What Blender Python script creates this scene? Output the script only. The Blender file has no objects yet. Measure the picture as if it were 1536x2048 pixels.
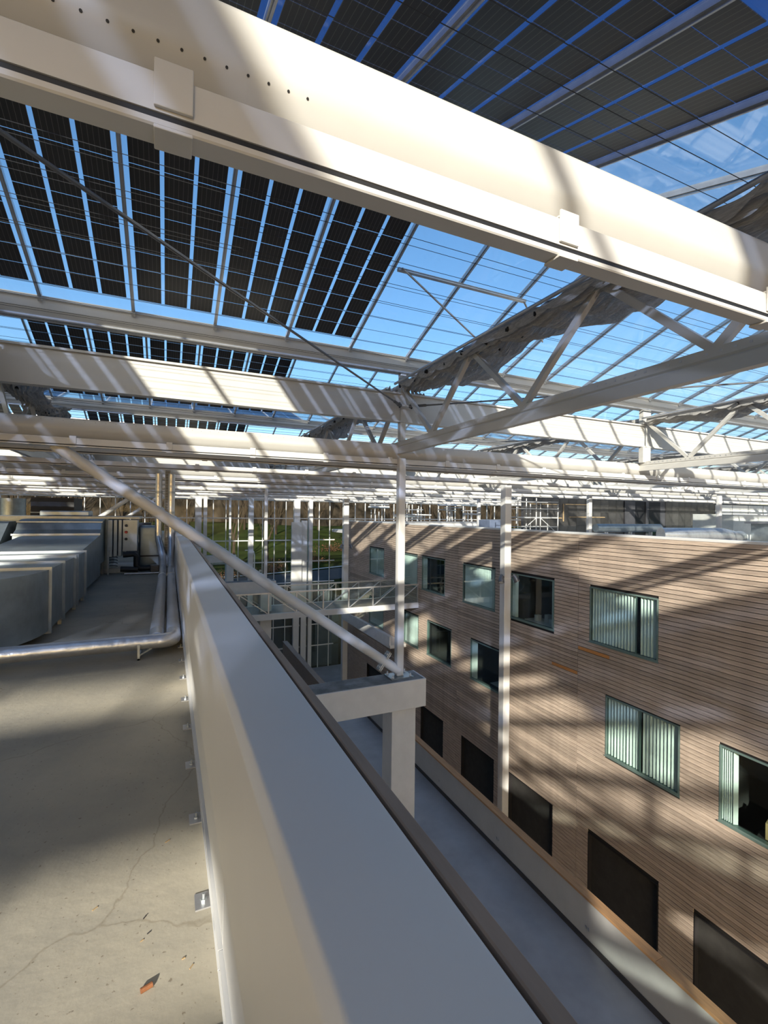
import bpy, bmesh, math, random
from mathutils import Vector, Matrix
random.seed(7)
SC = bpy.context.scene
COL = SC.collection

# ------------------------------------------------------------------ camera
F_PX = 938.77; YAW, PITCH, ROLL = 0.430466, -0.00297968, 0.0118458
cy, sy = math.cos(YAW), math.sin(YAW); cp, sp = math.cos(PITCH), math.sin(PITCH); cr, sr = math.cos(ROLL), math.sin(ROLL)
M = Matrix(((cr, -sr, 0), (sr, cr, 0), (0, 0, 1))) @ Matrix(((1, 0, 0), (0, cp, -sp), (0, sp, cp))) @ Matrix(((cy, -sy, 0), (0, 0, -1), (sy, cy, 0)))
cam_d = bpy.data.cameras.new('camera'); cam = bpy.data.objects.new('camera', cam_d); COL.objects.link(cam)
r_, d_, f_ = M[0], M[1], M[2]
cam.matrix_world = Matrix(((r_[0], -d_[0], -f_[0], 0), (r_[1], -d_[1], -f_[1], 0), (r_[2], -d_[2], -f_[2], 0), (0, 0, 0, 1)))
cam_d.sensor_fit = 'HORIZONTAL'; cam_d.sensor_width = 36; cam_d.lens = F_PX / 1536 * 36
cam_d.clip_start = 0.02; cam_d.clip_end = 1000
SC.camera = cam

# ------------------------------------------------------------------ light
SUN_TRAVEL = Vector((1.0, 1.85, -0.74)).normalized()
EL = math.asin(-SUN_TRAVEL.z)
world = bpy.data.worlds.new('world'); SC.world = world; world.use_nodes = True
wn = world.node_tree; wn.nodes.clear()
sky = wn.nodes.new('ShaderNodeTexSky'); sky.sky_type = 'NISHITA'; sky.sun_disc = False
sky.sun_elevation = EL; sky.sun_rotation = math.atan2(-SUN_TRAVEL.x, -SUN_TRAVEL.y)
sky.air_density = 1.0; sky.dust_density = 1.6; sky.ozone_density = 2.0
hs = wn.nodes.new('ShaderNodeHueSaturation'); hs.inputs['Saturation'].default_value = 1.2
bg = wn.nodes.new('ShaderNodeBackground'); bg.inputs['Strength'].default_value = 0.165
wo = wn.nodes.new('ShaderNodeOutputWorld')
wn.links.new(sky.outputs[0], hs.inputs['Color']); wn.links.new(hs.outputs[0], bg.inputs[0]); wn.links.new(bg.outputs[0], wo.inputs[0])
sd = bpy.data.lights.new('sun', 'SUN'); sd.energy = 6.0; sd.angle = math.radians(0.9); sd.color = (1.0, 0.93, 0.82)
sun = bpy.data.objects.new('sun', sd); COL.objects.link(sun)
sun.rotation_euler = SUN_TRAVEL.to_track_quat('-Z', 'Y').to_euler(); sun.location = (-20, -40, 30)
SC.view_settings.view_transform = 'Standard'; SC.view_settings.look = 'None'
SC.view_settings.gamma = 1; SC.view_settings.use_curve_mapping = False
SC.view_settings.exposure = 0.66
SC.cycles.max_bounces = 7; SC.cycles.diffuse_bounces = 4; SC.cycles.glossy_bounces = 3
SC.cycles.transmission_bounces = 4; SC.cycles.transparent_max_bounces = 40
SC.cycles.sample_clamp_indirect = 6
SC.cycles.use_denoising = True
SC.cycles.caustics_reflective = False; SC.cycles.caustics_refractive = False

# ------------------------------------------------------------------ materials
def S(r, g, b):
    return tuple((c / 255 / 12.92) if c / 255 <= 0.04045 else ((c / 255 + 0.055) / 1.055) ** 2.4 for c in (r, g, b))
def mat(name, col, rough=0.5, metal=0.0, var=0.0, scale=4.0, bump=0.0, bscale=None, stretch=None, col2=None, spec=0.5, detail=6, emit=None, coord='Object', rnd=0.0):
    m = bpy.data.materials.new(name); m.use_nodes = True; nt = m.node_tree; n = nt.nodes; L = nt.links
    p = n['Principled BSDF']; p.inputs['Base Color'].default_value = (*col, 1)
    p.inputs['Roughness'].default_value = rough; p.inputs['Metallic'].default_value = metal
    p.inputs['Specular IOR Level'].default_value = spec
    if emit:
        p.inputs['Emission Color'].default_value = (*emit[0], 1); p.inputs['Emission Strength'].default_value = emit[1]
    tc = n.new('ShaderNodeTexCoord'); mp = n.new('ShaderNodeMapping'); L.new(tc.outputs[coord], mp.inputs[0])
    if stretch: mp.inputs['Scale'].default_value = stretch
    last = None
    if var or col2:
        nz = n.new('ShaderNodeTexNoise'); nz.inputs['Scale'].default_value = scale; nz.inputs['Detail'].default_value = detail
        nz.inputs['Roughness'].default_value = 0.6
        L.new(mp.outputs[0], nz.inputs['Vector'])
        rp = n.new('ShaderNodeValToRGB'); rp.color_ramp.elements[0].position = 0.35; rp.color_ramp.elements[1].position = 0.68
        c2 = col2 or tuple(c * (1 - var) for c in col)
        rp.color_ramp.elements[0].color = (*c2, 1)
        rp.color_ramp.elements[1].color = (*(tuple(min(1, c * (1 + var * 0.5)) for c in col)), 1)
        L.new(nz.outputs['Fac'], rp.inputs[0]); last = rp.outputs[0]
        L.new(last, p.inputs['Base Color'])
    if rnd:
        oi = n.new('ShaderNodeObjectInfo'); mr = n.new('ShaderNodeMapRange')
        mr.inputs['To Min'].default_value = 1 - rnd; mr.inputs['To Max'].default_value = 1 + rnd * 0.6
        L.new(oi.outputs['Random'], mr.inputs['Value'])
        h = n.new('ShaderNodeHueSaturation'); L.new(mr.outputs[0], h.inputs['Value'])
        if last: L.new(last, h.inputs['Color'])
        else: h.inputs['Color'].default_value = (*col, 1)
        L.new(h.outputs[0], p.inputs['Base Color'])
    if bump:
        nb = n.new('ShaderNodeTexNoise'); nb.inputs['Scale'].default_value = bscale or scale * 4; nb.inputs['Detail'].default_value = 5
        L.new(mp.outputs[0], nb.inputs['Vector'])
        b = n.new('ShaderNodeBump'); b.inputs['Strength'].default_value = bump; b.inputs['Distance'].default_value = 0.02
        L.new(nb.outputs['Fac'], b.inputs['Height']); L.new(b.outputs[0], p.inputs['Normal'])
    return m
MT = {}
MT['white'] = mat('white_paint', (0.62, 0.61, 0.585), 0.38, var=0.06, scale=1.5, bump=0.02, bscale=60)
MT['white_gloss'] = mat('white_gloss_paint', (0.53, 0.515, 0.48), 0.28, var=0.04, scale=2, bump=0.015, bscale=40)
MT['clad'] = mat('white_cladding', (0.66, 0.655, 0.64), 0.42, var=0.035, scale=1.2, bump=0.012, bscale=30)
MT['alu'] = mat('aluminium', (0.55, 0.55, 0.56), 0.38, 0.75, var=0.12, scale=6)
MT['galv'] = mat('galvanised_steel', (0.37, 0.42, 0.44), 0.4, 0.8, var=0.16, scale=5, bump=0.05, bscale=3)
MT['galv_d'] = mat('galvanised_flange', (0.46, 0.49, 0.50), 0.45, 0.7, var=0.1, scale=8)
MT['foil'] = mat('foil_jacket', (0.66, 0.66, 0.66), 0.3, 0.85, var=0.1, scale=9, bump=0.6, bscale=7)
MT['pvcjacket'] = mat('grey_pipe_jacket', (0.42, 0.43, 0.44), 0.4, 0.2, var=0.08, scale=5)
MT['conc_w'] = mat('painted_concrete', (0.70, 0.68, 0.645), 0.75, var=0.07, scale=2.5, bump=0.08, bscale=30)
MT['conc_top'] = mat('raw_concrete', (0.26, 0.255, 0.24), 0.85, var=0.45, scale=3, bump=0.15, bscale=25)
MT['walk'] = mat('walkway_screed', (0.36, 0.36, 0.37), 0.42, var=0.2, scale=0.8, bump=0.03, bscale=6)
MT['walkwall'] = mat('walkway_plaster', (0.50, 0.49, 0.47), 0.8, var=0.06, scale=2)
MT['oak'] = mat('oak_rail', (0.50, 0.28, 0.13), 0.5, var=0.2, scale=3, stretch=(6, 0.5, 6), bump=0.05)
MT['brown'] = mat('brown_edge', (0.30, 0.225, 0.17), 0.6, var=0.18, scale=3, stretch=(8, 1, 8))
MT['dark'] = mat('dark_plinth', (0.05, 0.045, 0.045), 0.6, var=0.1)
MT['backing'] = mat('facade_membrane', (0.012, 0.01, 0.01), 0.9, var=0.1)
MT['board'] = mat('thermowood_board', (0.56, 0.45, 0.355), 0.72, scale=1.6, detail=9, stretch=(1, 1.3, 14), col2=(0.36, 0.28, 0.22), bump=0.25, bscale=9, rnd=0.22)
MT['board_new'] = mat('fresh_board', (0.55, 0.24, 0.07), 0.6, var=0.15, scale=3, stretch=(1, 2, 14))
MT['frame'] = mat('green_grey_frame', (0.17, 0.24, 0.215), 0.4, 0.2, var=0.08)
MT['blind'] = mat('blind_slat', (0.80, 0.86, 0.82), 0.7, var=0.06, scale=3)
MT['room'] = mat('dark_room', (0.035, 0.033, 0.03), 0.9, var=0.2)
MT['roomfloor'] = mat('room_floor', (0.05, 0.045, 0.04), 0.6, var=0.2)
MT['black'] = mat('black_parts_and_shade', (0.012, 0.012, 0.013), 0.5, var=0.1)  # plain black for parts, also painted shade in slots and openings
MT['wire'] = mat('black_wire', (0.02, 0.02, 0.022), 0.5, var=0.1)
MT['rod'] = mat('grey_rod', (0.16, 0.165, 0.175), 0.4, 0.5, var=0.1)
MT['fabric'] = mat('screen_fabric', (0.60, 0.58, 0.55), 0.85, var=0.3, scale=14, stretch=(6, 0.6, 6), bump=0.5, bscale=30)
MT['red'] = mat('red_knob', (0.5, 0.02, 0.02), 0.4, var=0.1)
MT['exit'] = mat('green_sign', (0.02, 0.5, 0.08), 0.5, emit=((0.02, 0.8, 0.1), 1.5), var=0.1)
MT['grass'] = mat('grass', (0.034, 0.046, 0.012), 0.95, scale=0.25, col2=(0.015, 0.019, 0.007), bump=0.5, bscale=3, spec=0.0)
MT['road'] = mat('asphalt', (0.025, 0.025, 0.024), 0.9, var=0.15)
MT['kerb'] = mat('kerb_stone', (0.5, 0.5, 0.48), 0.8, var=0.1)
MT['bark'] = mat('bark', (0.05, 0.038, 0.026), 0.9, var=0.35, scale=2, rnd=0.35, spec=0.0)
MT['thicket'] = mat('bare_woodland', (0.048, 0.038, 0.027), 1.0, scale=0.5, detail=12, col2=(0.008, 0.007, 0.005), bump=1.0, bscale=2, stretch=(1, 1, 0.35), spec=0.0)
MT['bush'] = mat('orange_leaves', (0.11, 0.05, 0.018), 0.9, var=0.4, scale=4)
MT['wood'] = mat('wood_chip', (0.42, 0.30, 0.16), 0.8, var=0.3, scale=30)
MT['rust'] = mat('rusty_metal', (0.30, 0.12, 0.05), 0.6, 0.3, var=0.3, scale=40)
MT['cardboard'] = mat('cardboard', (0.42, 0.30, 0.14), 0.8, var=0.12)
MT['paper'] = mat('white_plastic', (0.6, 0.6, 0.58), 0.5, var=0.05)
MT['panelwhite'] = mat('pale_panel', (0.62, 0.64, 0.60), 0.5, var=0.08)
MT['darkpanel'] = mat('dark_panel', (0.10, 0.10, 0.11), 0.35, 0.4, var=0.25, scale=1.5)
MT['bluebox'] = mat('blue_grey_box', (0.12, 0.15, 0.22), 0.5, var=0.1)

def floor_mat():
    m = mat('concrete_roof_floor', (0.47, 0.42, 0.32), 0.8, scale=1.1, detail=10, col2=(0.33, 0.305, 0.25), bump=0.12, bscale=18)
    nt = m.node_tree; n = nt.nodes; L = nt.links; p = n['Principled BSDF']
    src = p.inputs['Base Color'].links[0].from_socket
    tc = n.new('ShaderNodeTexCoord')
    vo = n.new('ShaderNodeTexVoronoi'); vo.feature = 'DISTANCE_TO_EDGE'; vo.inputs['Scale'].default_value = 0.75
    nz = n.new('ShaderNodeTexNoise'); nz.inputs['Scale'].default_value = 2.5; nz.inputs['Detail'].default_value = 8
    ad = n.new('ShaderNodeMixRGB'); ad.inputs[0].default_value = 0.25
    L.new(tc.outputs['Object'], nz.inputs['Vector']); L.new(tc.outputs['Object'], ad.inputs[1]); L.new(nz.outputs['Color'], ad.inputs[2]); L.new(ad.outputs[0], vo.inputs['Vector'])
    cr_ = n.new('ShaderNodeValToRGB'); cr_.color_ramp.elements[0].position = 0.0; cr_.color_ramp.elements[0].color = (0.55, 0.5, 0.42, 1)
    cr_.color_ramp.elements[1].position = 0.004; cr_.color_ramp.elements[1].color = (1, 1, 1, 1)
    L.new(vo.outputs['Distance'], cr_.inputs[0])
    mu = n.new('ShaderNodeMixRGB'); mu.blend_type = 'MULTIPLY'; mu.inputs[0].default_value = 0.5
    L.new(src, mu.inputs[1]); L.new(cr_.outputs[0], mu.inputs[2])
    sp_ = n.new('ShaderNodeTexNoise'); sp_.inputs['Scale'].default_value = 55; sp_.inputs['Detail'].default_value = 3; L.new(tc.outputs['Object'], sp_.inputs['Vector'])
    r2 = n.new('ShaderNodeValToRGB'); r2.color_ramp.elements[0].position = 0.27; r2.color_ramp.elements[0].color = (0.45, 0.4, 0.35, 1)
    r2.color_ramp.elements[1].position = 0.33; r2.color_ramp.elements[1].color = (1, 1, 1, 1); L.new(sp_.outputs['Fac'], r2.inputs[0])
    m2 = n.new('ShaderNodeMixRGB'); m2.blend_type = 'MULTIPLY'; m2.inputs[0].default_value = 0.8
    L.new(mu.outputs[0], m2.inputs[1]); L.new(r2.outputs[0], m2.inputs[2]); L.new(m2.outputs[0], p.inputs['Base Color'])
    return m
MT['floor'] = floor_mat()

def glass_mat(name, tint, dirt=0.0, refl=1.0, dcol=(0.8, 0.85, 0.9), scale=1.5, stretch=(1, 1, 1)):
    m = bpy.data.materials.new(name); m.use_nodes = True; nt = m.node_tree; n = nt.nodes; L = nt.links
    n.clear()
    out = n.new('ShaderNodeOutputMaterial'); tr = n.new('ShaderNodeBsdfTransparent'); tr.inputs[0].default_value = (*tint, 1)
    gl = n.new('ShaderNodeBsdfGlossy'); gl.inputs['Roughness'].default_value = 0.03
    fr = n.new('ShaderNodeLayerWeight'); fr.inputs['Blend'].default_value = 0.5
    pw_ = n.new('ShaderNodeMath'); pw_.operation = 'POWER'; pw_.inputs[1].default_value = 5; L.new(fr.outputs['Facing'], pw_.inputs[0])
    mul = n.new('ShaderNodeMath'); mul.operation = 'MULTIPLY_ADD'; mul.inputs[1].default_value = 0.9 * refl; mul.inputs[2].default_value = 0.03 * refl; L.new(pw_.outputs[0], mul.inputs[0])
    mx = n.new('ShaderNodeMixShader'); L.new(mul.outputs[0], mx.inputs[0]); L.new(tr.outputs[0], mx.inputs[1]); L.new(gl.outputs[0], mx.inputs[2])
    last = mx.outputs[0]
    if dirt:
        tc = n.new('ShaderNodeTexCoord'); mp = n.new('ShaderNodeMapping'); mp.inputs['Scale'].default_value = stretch; L.new(tc.outputs['Object'], mp.inputs[0])
        nz = n.new('ShaderNodeTexNoise'); nz.inputs['Scale'].default_value = scale; nz.inputs['Detail'].default_value = 8; nz.inputs['Distortion'].default_value = 1.5
        L.new(mp.outputs[0], nz.inputs['Vector'])
        mr = n.new('ShaderNodeMapRange'); mr.inputs['From Min'].default_value = 0.5; mr.inputs['From Max'].default_value = 0.85
        mr.inputs['To Min'].default_value = 0.0; mr.inputs['To Max'].default_value = dirt; L.new(nz.outputs['Fac'], mr.inputs['Value'])
        df = n.new('ShaderNodeBsdfTranslucent'); df.inputs[0].default_value = (*dcol, 1)
        m2 = n.new('ShaderNodeMixShader'); L.new(mr.outputs[0], m2.inputs[0]); L.new(last, m2.inputs[1]); L.new(df.outputs[0], m2.inputs[2]); last = m2.outputs[0]
    L.new(last, out.inputs[0])
    return m
MT['roofglass'] = glass_mat('roof_glass', (0.96, 0.98, 0.98), dirt=0.08, stretch=(1, 0.5, 1), refl=0.8)
MT['pvglass'] = glass_mat('tinted_solar_glass', (0.45, 0.52, 0.68), refl=0.6)  # bluish tint deepened to dim the sun leaking between solar strips
MT['wallglass'] = glass_mat('wall_glass', (0.97, 0.985, 0.98), refl=0.3)
MT['winglass'] = glass_mat('window_glass', (0.90, 0.955, 0.94), refl=2.0)
MT['railglass'] = glass_mat('rail_glass', (0.92, 0.97, 0.96), refl=1.0)

def translucify(m, fac):
    nt = m.node_tree; n = nt.nodes; L = nt.links; p = n['Principled BSDF']; out = [q for q in n if q.type == 'OUTPUT_MATERIAL'][0]
    t = n.new('ShaderNodeBsdfTranslucent'); mx = n.new('ShaderNodeMixShader'); mx.inputs[0].default_value = fac
    if p.inputs['Base Color'].links: L.new(p.inputs['Base Color'].links[0].from_socket, t.inputs[0])
    if p.inputs['Normal'].links: L.new(p.inputs['Normal'].links[0].from_socket, t.inputs['Normal'])
    L.new(p.outputs[0], mx.inputs[1]); L.new(t.outputs[0], mx.inputs[2]); L.new(mx.outputs[0], out.inputs[0])
translucify(MT['fabric'], 0.2)
def pv_mat():
    m = bpy.data.materials.new('solar_cell'); m.use_nodes = True; nt = m.node_tree; n = nt.nodes; L = nt.links; p = n['Principled BSDF']
    p.inputs['Roughness'].default_value = 0.35; p.inputs['Specular IOR Level'].default_value = 0.35
    tc = n.new('ShaderNodeTexCoord'); sx = n.new('ShaderNodeSeparateXYZ'); L.new(tc.outputs['Object'], sx.inputs[0])
    a = n.new('ShaderNodeMath'); a.operation = 'MULTIPLY'; a.inputs[1].default_value = 1 / 0.06; L.new(sx.outputs['X'], a.inputs[0])
    f = n.new('ShaderNodeMath'); f.operation = 'FRACT'; L.new(a.outputs[0], f.inputs[0])
    c = n.new('ShaderNodeMath'); c.operation = 'LESS_THAN'; c.inputs[1].default_value = 0.07; L.new(f.outputs[0], c.inputs[0])
    mx = n.new('ShaderNodeMixRGB'); mx.inputs[1].default_value = (0.04, 0.04, 0.043, 1); mx.inputs[2].default_value = (0.17, 0.165, 0.16, 1)
    L.new(c.outputs[0], mx.inputs[0]); L.new(mx.outputs[0], p.inputs['Base Color'])
    return m
MT['pv'] = pv_mat()

# ------------------------------------------------------------------ mesh helpers
class MB:
    def __init__(s): s.v = []; s.f = []
    def box(s, x0, x1, y0, y1, z0, z1):
        b = len(s.v); s.v += [(x, y, z) for z in (z0, z1) for y in (y0, y1) for x in (x0, x1)]
        s.f += [tuple(b + i for i in q) for q in ((0, 2, 3, 1), (4, 5, 7, 6), (0, 1, 5, 4), (2, 6, 7, 3), (0, 4, 6, 2), (1, 3, 7, 5))]; return s
    def bar(s, p, q, w, h, up=(0, 0, 1)):
        p = Vector(p); q = Vector(q); d = (q - p).normalized(); u = Vector(up)
        a = d.cross(u)
        if a.length < 1e-4: a = d.cross(Vector((1, 0, 0)))
        a.normalize(); u = a.cross(d).normalized(); b = len(s.v)
        for e in (p, q):
            for sa, su in ((-1, -1), (1, -1), (1, 1), (-1, 1)): s.v.append(tuple(e + a * sa * w / 2 + u * su * h / 2))
        s.f += [tuple(b + i for i in t) for t in ((0, 3, 2, 1), (4, 5, 6, 7), (0, 1, 5, 4), (1, 2, 6, 5), (2, 3, 7, 6), (3, 0, 4, 7))]; return s
    def tube(s, pts, r, n=12, caps=True):
        pts = [Vector(p) for p in pts]; b = len(s.v); prev = None
        rr = r if isinstance(r, (list, tuple)) else [r] * len(pts)
        for i, p in enumerate(pts):
            d = (pts[min(i + 1, len(pts) - 1)] - pts[max(i - 1, 0)]).normalized()
            if prev is None:
                a = d.orthogonal().normalized()
            else:
                a = (prev - d * prev.dot(d))
                a = a.normalized() if a.length > 1e-5 else d.orthogonal().normalized()
            prev = a; c = d.cross(a)
            for k in range(n):
                t = 2 * math.pi * k / n; s.v.append(tuple(p + (a * math.cos(t) + c * math.sin(t)) * rr[i]))
        for i in range(len(pts) - 1):
            for k in range(n):
                k2 = (k + 1) % n; s.f.append((b + i * n + k, b + i * n + k2, b + (i + 1) * n + k2, b + (i + 1) * n + k))
        if caps:
            s.f.append(tuple(b + k for k in reversed(range(n)))); s.f.append(tuple(b + (len(pts) - 1) * n + k for k in range(n)))
        return s
    def prism(s, poly, axis, a0, a1):
        # poly: list of 2D points; axis 'x': poly=(y,z); 'y': poly=(x,z); 'z': poly=(x,y)
        b = len(s.v); n = len(poly)
        for a in (a0, a1):
            for (u, w) in poly: s.v.append({'x': (a, u, w), 'y': (u, a, w), 'z': (u, w, a)}[axis])
        s.f.append(tuple(b + i for i in range(n))); s.f.append(tuple(b + n + i for i in reversed(range(n))))
        for i in range(n):
            j = (i + 1) % n; s.f.append((b + i, b + n + i, b + n + j, b + j))
        return s
    def mesh(s, name, m, smooth=False, bevel=0, seg=2):
        me = bpy.data.meshes.new(name); me.from_pydata(s.v, [], s.f); me.materials.append(m)
        bm = bmesh.new(); bm.from_mesh(me); bmesh.ops.recalc_face_normals(bm, faces=bm.faces)
        if bevel: bmesh.ops.bevel(bm, geom=list(bm.edges), offset=bevel, segments=seg, profile=0.5, affect='EDGES', clamp_overlap=True)
        if smooth:
            for f in bm.faces: f.smooth = True
            for e in bm.edges:
                if len(e.link_faces) == 2 and e.calc_face_angle(0) > math.radians(40): e.smooth = False
        bm.to_mesh(me); bm.free(); return me
    def build(s, name, m, parent=None, smooth=False, bevel=0, seg=2, loc=None):
        return put(name, s.mesh(name, MT[m] if isinstance(m, str) else m, smooth, bevel, seg), parent, loc)
def put(name, me, parent=None, loc=None, rot=None):
    o = bpy.data.objects.new(name, me); COL.objects.link(o)
    if loc: o.location = loc
    if rot: o.rotation_euler = rot
    if parent: o.parent = parent
    return o
def tag(o, label=None, cat=None, group=None, kind=None):
    if label: o['label'] = label
    if cat: o['category'] = cat
    if group: o['group'] = group
    if kind: o['kind'] = kind
    return o
def thing(name, label, cat, loc=(0, 0, 0), group=None, rot=None):
    return tag(put(name, None, None, loc, rot), label, cat, group)
def struct(name, label=None, loc=None):
    return tag(put(name, None, None, loc), label, None, None, 'structure')
def dup(root, loc, label=None, rot=None):
    r = root.copy(); COL.objects.link(r); r.location = loc
    if rot: r.rotation_euler = rot
    if label: r['label'] = label
    for ch in root.children:
        c = ch.copy(); COL.objects.link(c); c.parent = r
        for g in ch.children:
            d = g.copy(); COL.objects.link(d); d.parent = c
    return r
def cells(y0, y1, z0, z1, holes):
    ys = sorted({y0, y1, *[h for H in holes for h in H[:2] if y0 < h < y1]}); out = []
    for a, b in zip(ys, ys[1:]):
        m_ = (a + b) / 2; hz = sorted((H[2], H[3]) for H in holes if H[0] < m_ < H[1]); z = z0
        for h0, h1 in hz:
            if h0 > z: out.append((a, b, z, min(h0, z1)))
            z = max(z, h1)
        if z < z1: out.append((a, b, z, z1))
    return out

# ------------------------------------------------------------------ constants (metres, eye at the origin)
ZF = -1.65                     # roof deck
GY = 1.46; PY = 8.2            # first beam line, bay length
GX = 4.86; PX = 8.2            # truss line
LINES = range(-4, 6)
def LY(k): return GY + PY * k
XF = 13.9                      # board facade opposite
YB = 42.9                      # end glass wall
ZG = -14.6                     # courtyard ground floor
ORD = ['nearest', 'second', 'third', 'fourth', 'fifth', 'sixth', 'seventh', 'eighth', 'ninth', 'tenth']

# ================================================================== SETTING
fl = struct('floor'); MB().box(-34, 0.36, -7.5, YB, ZF - 0.35, ZF).build('concrete_slab', 'floor', fl)
wl = struct('wall_lower')
MB().box(0.0, 0.36, -7.5, YB, ZG, ZF - 0.35).build('side_wall', 'conc_w', wl)
MB().box(-34, 0.0, -7.5, -7.2, ZG, ZF - 0.35).build('end_wall', 'conc_w', wl)
g2 = struct('floor'); MB().box(0.36, 60, -40, YB, ZG - 0.3, ZG).build('courtyard_slab', 'walk', g2)

# ---- parapet beside the camera
pw = struct('wall_right')
MB().prism([(0.172, -1.17), (0.172, -0.60), (0.19, -0.575), (0.393, -0.575), (0.40, -0.6), (0.40, -1.17)], 'y', -7.5, YB).build('cladding', 'clad', pw, smooth=True, bevel=0.006, seg=3)
y = -7.5; jl = 2.45; i = 0
while y < YB:
    y2 = min(YB, y + jl)
    MB().box(0.403, 0.432, y + 0.002, y2 - 0.002, -0.86, -0.577).build('edge_board', 'brown', pw, bevel=0.003, seg=1); y = y2
MB().box(0.195, 0.36, -7.5, YB, ZF, -1.17).build('core', 'clad', pw)
y = -7.5
while y < YB:
    y2 = min(YB, y + 3.05); MB().box(0.182, 0.1949, y + 0.002, y2 - 0.002, -1.46, -1.18).build('base_panel', 'clad', pw, bevel=0.002, seg=1)
    MB().prism([(0.168, -1.465), (0.168, -1.475), (0.186, -1.475), (0.186, -1.53), (0.168, -1.53), (0.168, -1.54), (0.1949, -1.54), (0.1949, -1.465)], 'y', y + 0.002, y2 - 0.002).build('base_rail', 'clad', pw)
    y = y2
ymesh = {}
pl = MB().box(-0.075, 0.0, -0.045, 0.045, 0, 0.006).box(-0.006, 0.0, -0.045, 0.045, 0.006, 0.075).mesh('anchor_bracket', MT['alu'])
bt = MB().tube([(-0.04, 0, 0.006), (-0.04, 0, 0.014)], 0.014, 6).tube([(-0.04, 0, 0.014), (-0.04, 0, 0.034)], 0.006, 8).mesh('bolt', MT['galv_d'])
cl = MB().box(-0.012, 0, -0.02, 0.02, 0, 0.07).mesh('clip', MT['rod'])
y = 0.95
while y < 30:
    a = put('anchor_bracket', pl, pw, (0.195, y, ZF)); put('bolt', bt, a); y += 0.585
y = 1.25
while y < 30:
    put('clip', cl, pw, (0.187, y, -1.54)); y += 0.585

# ---- walkway below with plastered parapet and oak rail
ww = thing('walkway', 'grey screed walkway with plastered parapet and oak rail, three storeys down beside the board facade', 'walkway')
MB().box(0.36, 8.36, -7.8, 20.5, -9.4, -9.1).build('deck', 'walk', ww)
MB().box(8.2, 8.36, -9, 20.5, -9.0999, -8.17).build('parapet', 'walkwall', ww)
MB().box(8.17, 8.199, -9, 20.5, -9.0999, -8.99).build('plinth', 'dark', ww)
y = -9.0
while y < 20.4:
    y2 = min(20.5, y + 4.9); MB().box(8.17, 8.38, y, y2 - 0.004, -8.169, -8.11).build('handrail', 'oak', ww, bevel=0.006, seg=2); y = y2
for yy in (4.3, 7.2, 10.2, 13.2, 16.5):
    MB().box(8.188, 8.199, yy, yy + 0.03, -8.80, -8.74).build('wall_bracket', 'alu', ww); MB().box(8.188, 8.199, yy + 0.07, yy + 0.1, -8.80, -8.74).build('wall_bracket', 'alu', ww)
w2 = thing('walkway', 'narrow far stretch of walkway with dark parapet and pale rail, beyond the nearest concrete frame', 'walkway')
MB().box(0.36, 6.6, 20.5, 29.4, -9.4, -9.1).build('deck', 'walk', w2)
MB().box(6.62, 6.86, 20.5, 29.4, -9.1, -8.17).build('parapet', 'brown', w2)
MB().box(6.6, 6.9, 20.5, 29.43, -8.17, -8.1).build('handrail', 'brown', w2, bevel=0.01)

# ================================================================== GLASS ROOF
SL = 0.35; ZGUT = 3.55; HALF = PY / 2 - 0.2; ZR = ZGUT + SL * HALF
roof = struct('ceiling')
BW = PX / 6; BX0 = GX
cosS = 1 / math.sqrt(1 + SL * SL); SLEN = HALF / cosS; ANG = math.atan(SL)
pane_me = MB().box(0.03, BW - 0.03, 0, SLEN, 0.0, 0.008).mesh('glass_pane', MT['roofglass'])
pvpane_me = MB().box(0.03, BW - 0.03, 0, SLEN, 0.0, 0.008).mesh('glass_pane', MT['pvglass'])
bar_me = MB().box(-0.026, 0.026, 0, SLEN, -0.055, 0.02).box(-0.008, 0.008, 0, SLEN, -0.085, -0.055).mesh('glazing_bar', MT['alu'])
barc_me = MB().box(-0.03, 0.03, -0.02, 0.06, -0.11, -0.02).mesh('bar_shoe', MT['white'])
NC = 10; CP = 0.352
sm = MB()
for c in range(NC): sm.box(-0.18, 0.18, c * CP, (c + 1) * CP - 0.012, -0.003, 0.003)
strip_me = sm.mesh('solar_strip', MT['pv'])
tab_me = MB().box(-0.06, 0.06, 0, 0.035, -0.009, -0.004).mesh('type_tab', MT['alu'])
XI0, XI1 = -24, 36
def pane_tf(k, side, i):
    x = BX0 + BW * i; yg = LY(k)
    if side > 0: return (x, yg + 0.2, ZGUT), (ANG, 0, 0)           # rising away from gutter k
    return (x + BW, yg - 0.2, ZGUT), (ANG, 0, math.pi)             # descending towards gutter k
PVX = (0.27, 0.6833, 1.097)
def has_pv(k, side, i):
    if i >= 0: return False
    if k <= -3 and i < -6: return False
    if k == -2 and side > 0 and -13 < i < -9: return False
    return (i % 6) in ((2, 3, 4, 5) if side > 0 else (0, 1, 2, 3, 4))
allp = []
for k in LINES:
    for side in (1, -1):
        if k == LINES[-1] and side > 0: continue
        if k == LINES[0] and side < 0: continue
        for i in range(XI0, XI1):
            l, r = pane_tf(k, side, i)
            yc = l[1] + side * HALF / 2
            if k < 0 and i > 8: continue
            dist = math.hypot(l[0], yc) + (200 if yc < 0 else 0)
            allp.append((dist, k, side, i, l, r))
allp.sort(key=lambda t: t[0])
far_pane = MB(); far_pv = MB(); far_tint = MB()
MT['pvglass1'] = glass_mat('tinted_solar_glass_far', (0.20, 0.27, 0.46), refl=0.8)  # same added dimming of the sun, for panes drawn as single sheets
def add_far(mb, src, l, r):
    T = Matrix.Translation(l) @ Matrix.Rotation(r[2], 4, 'Z') @ Matrix.Rotation(r[0], 4, 'X')
    b = len(mb.v); mb.v += [tuple(T @ Vector(v)) for v in src[0]]; mb.f += [tuple(b + q for q in f) for f in src[1]]
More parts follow.
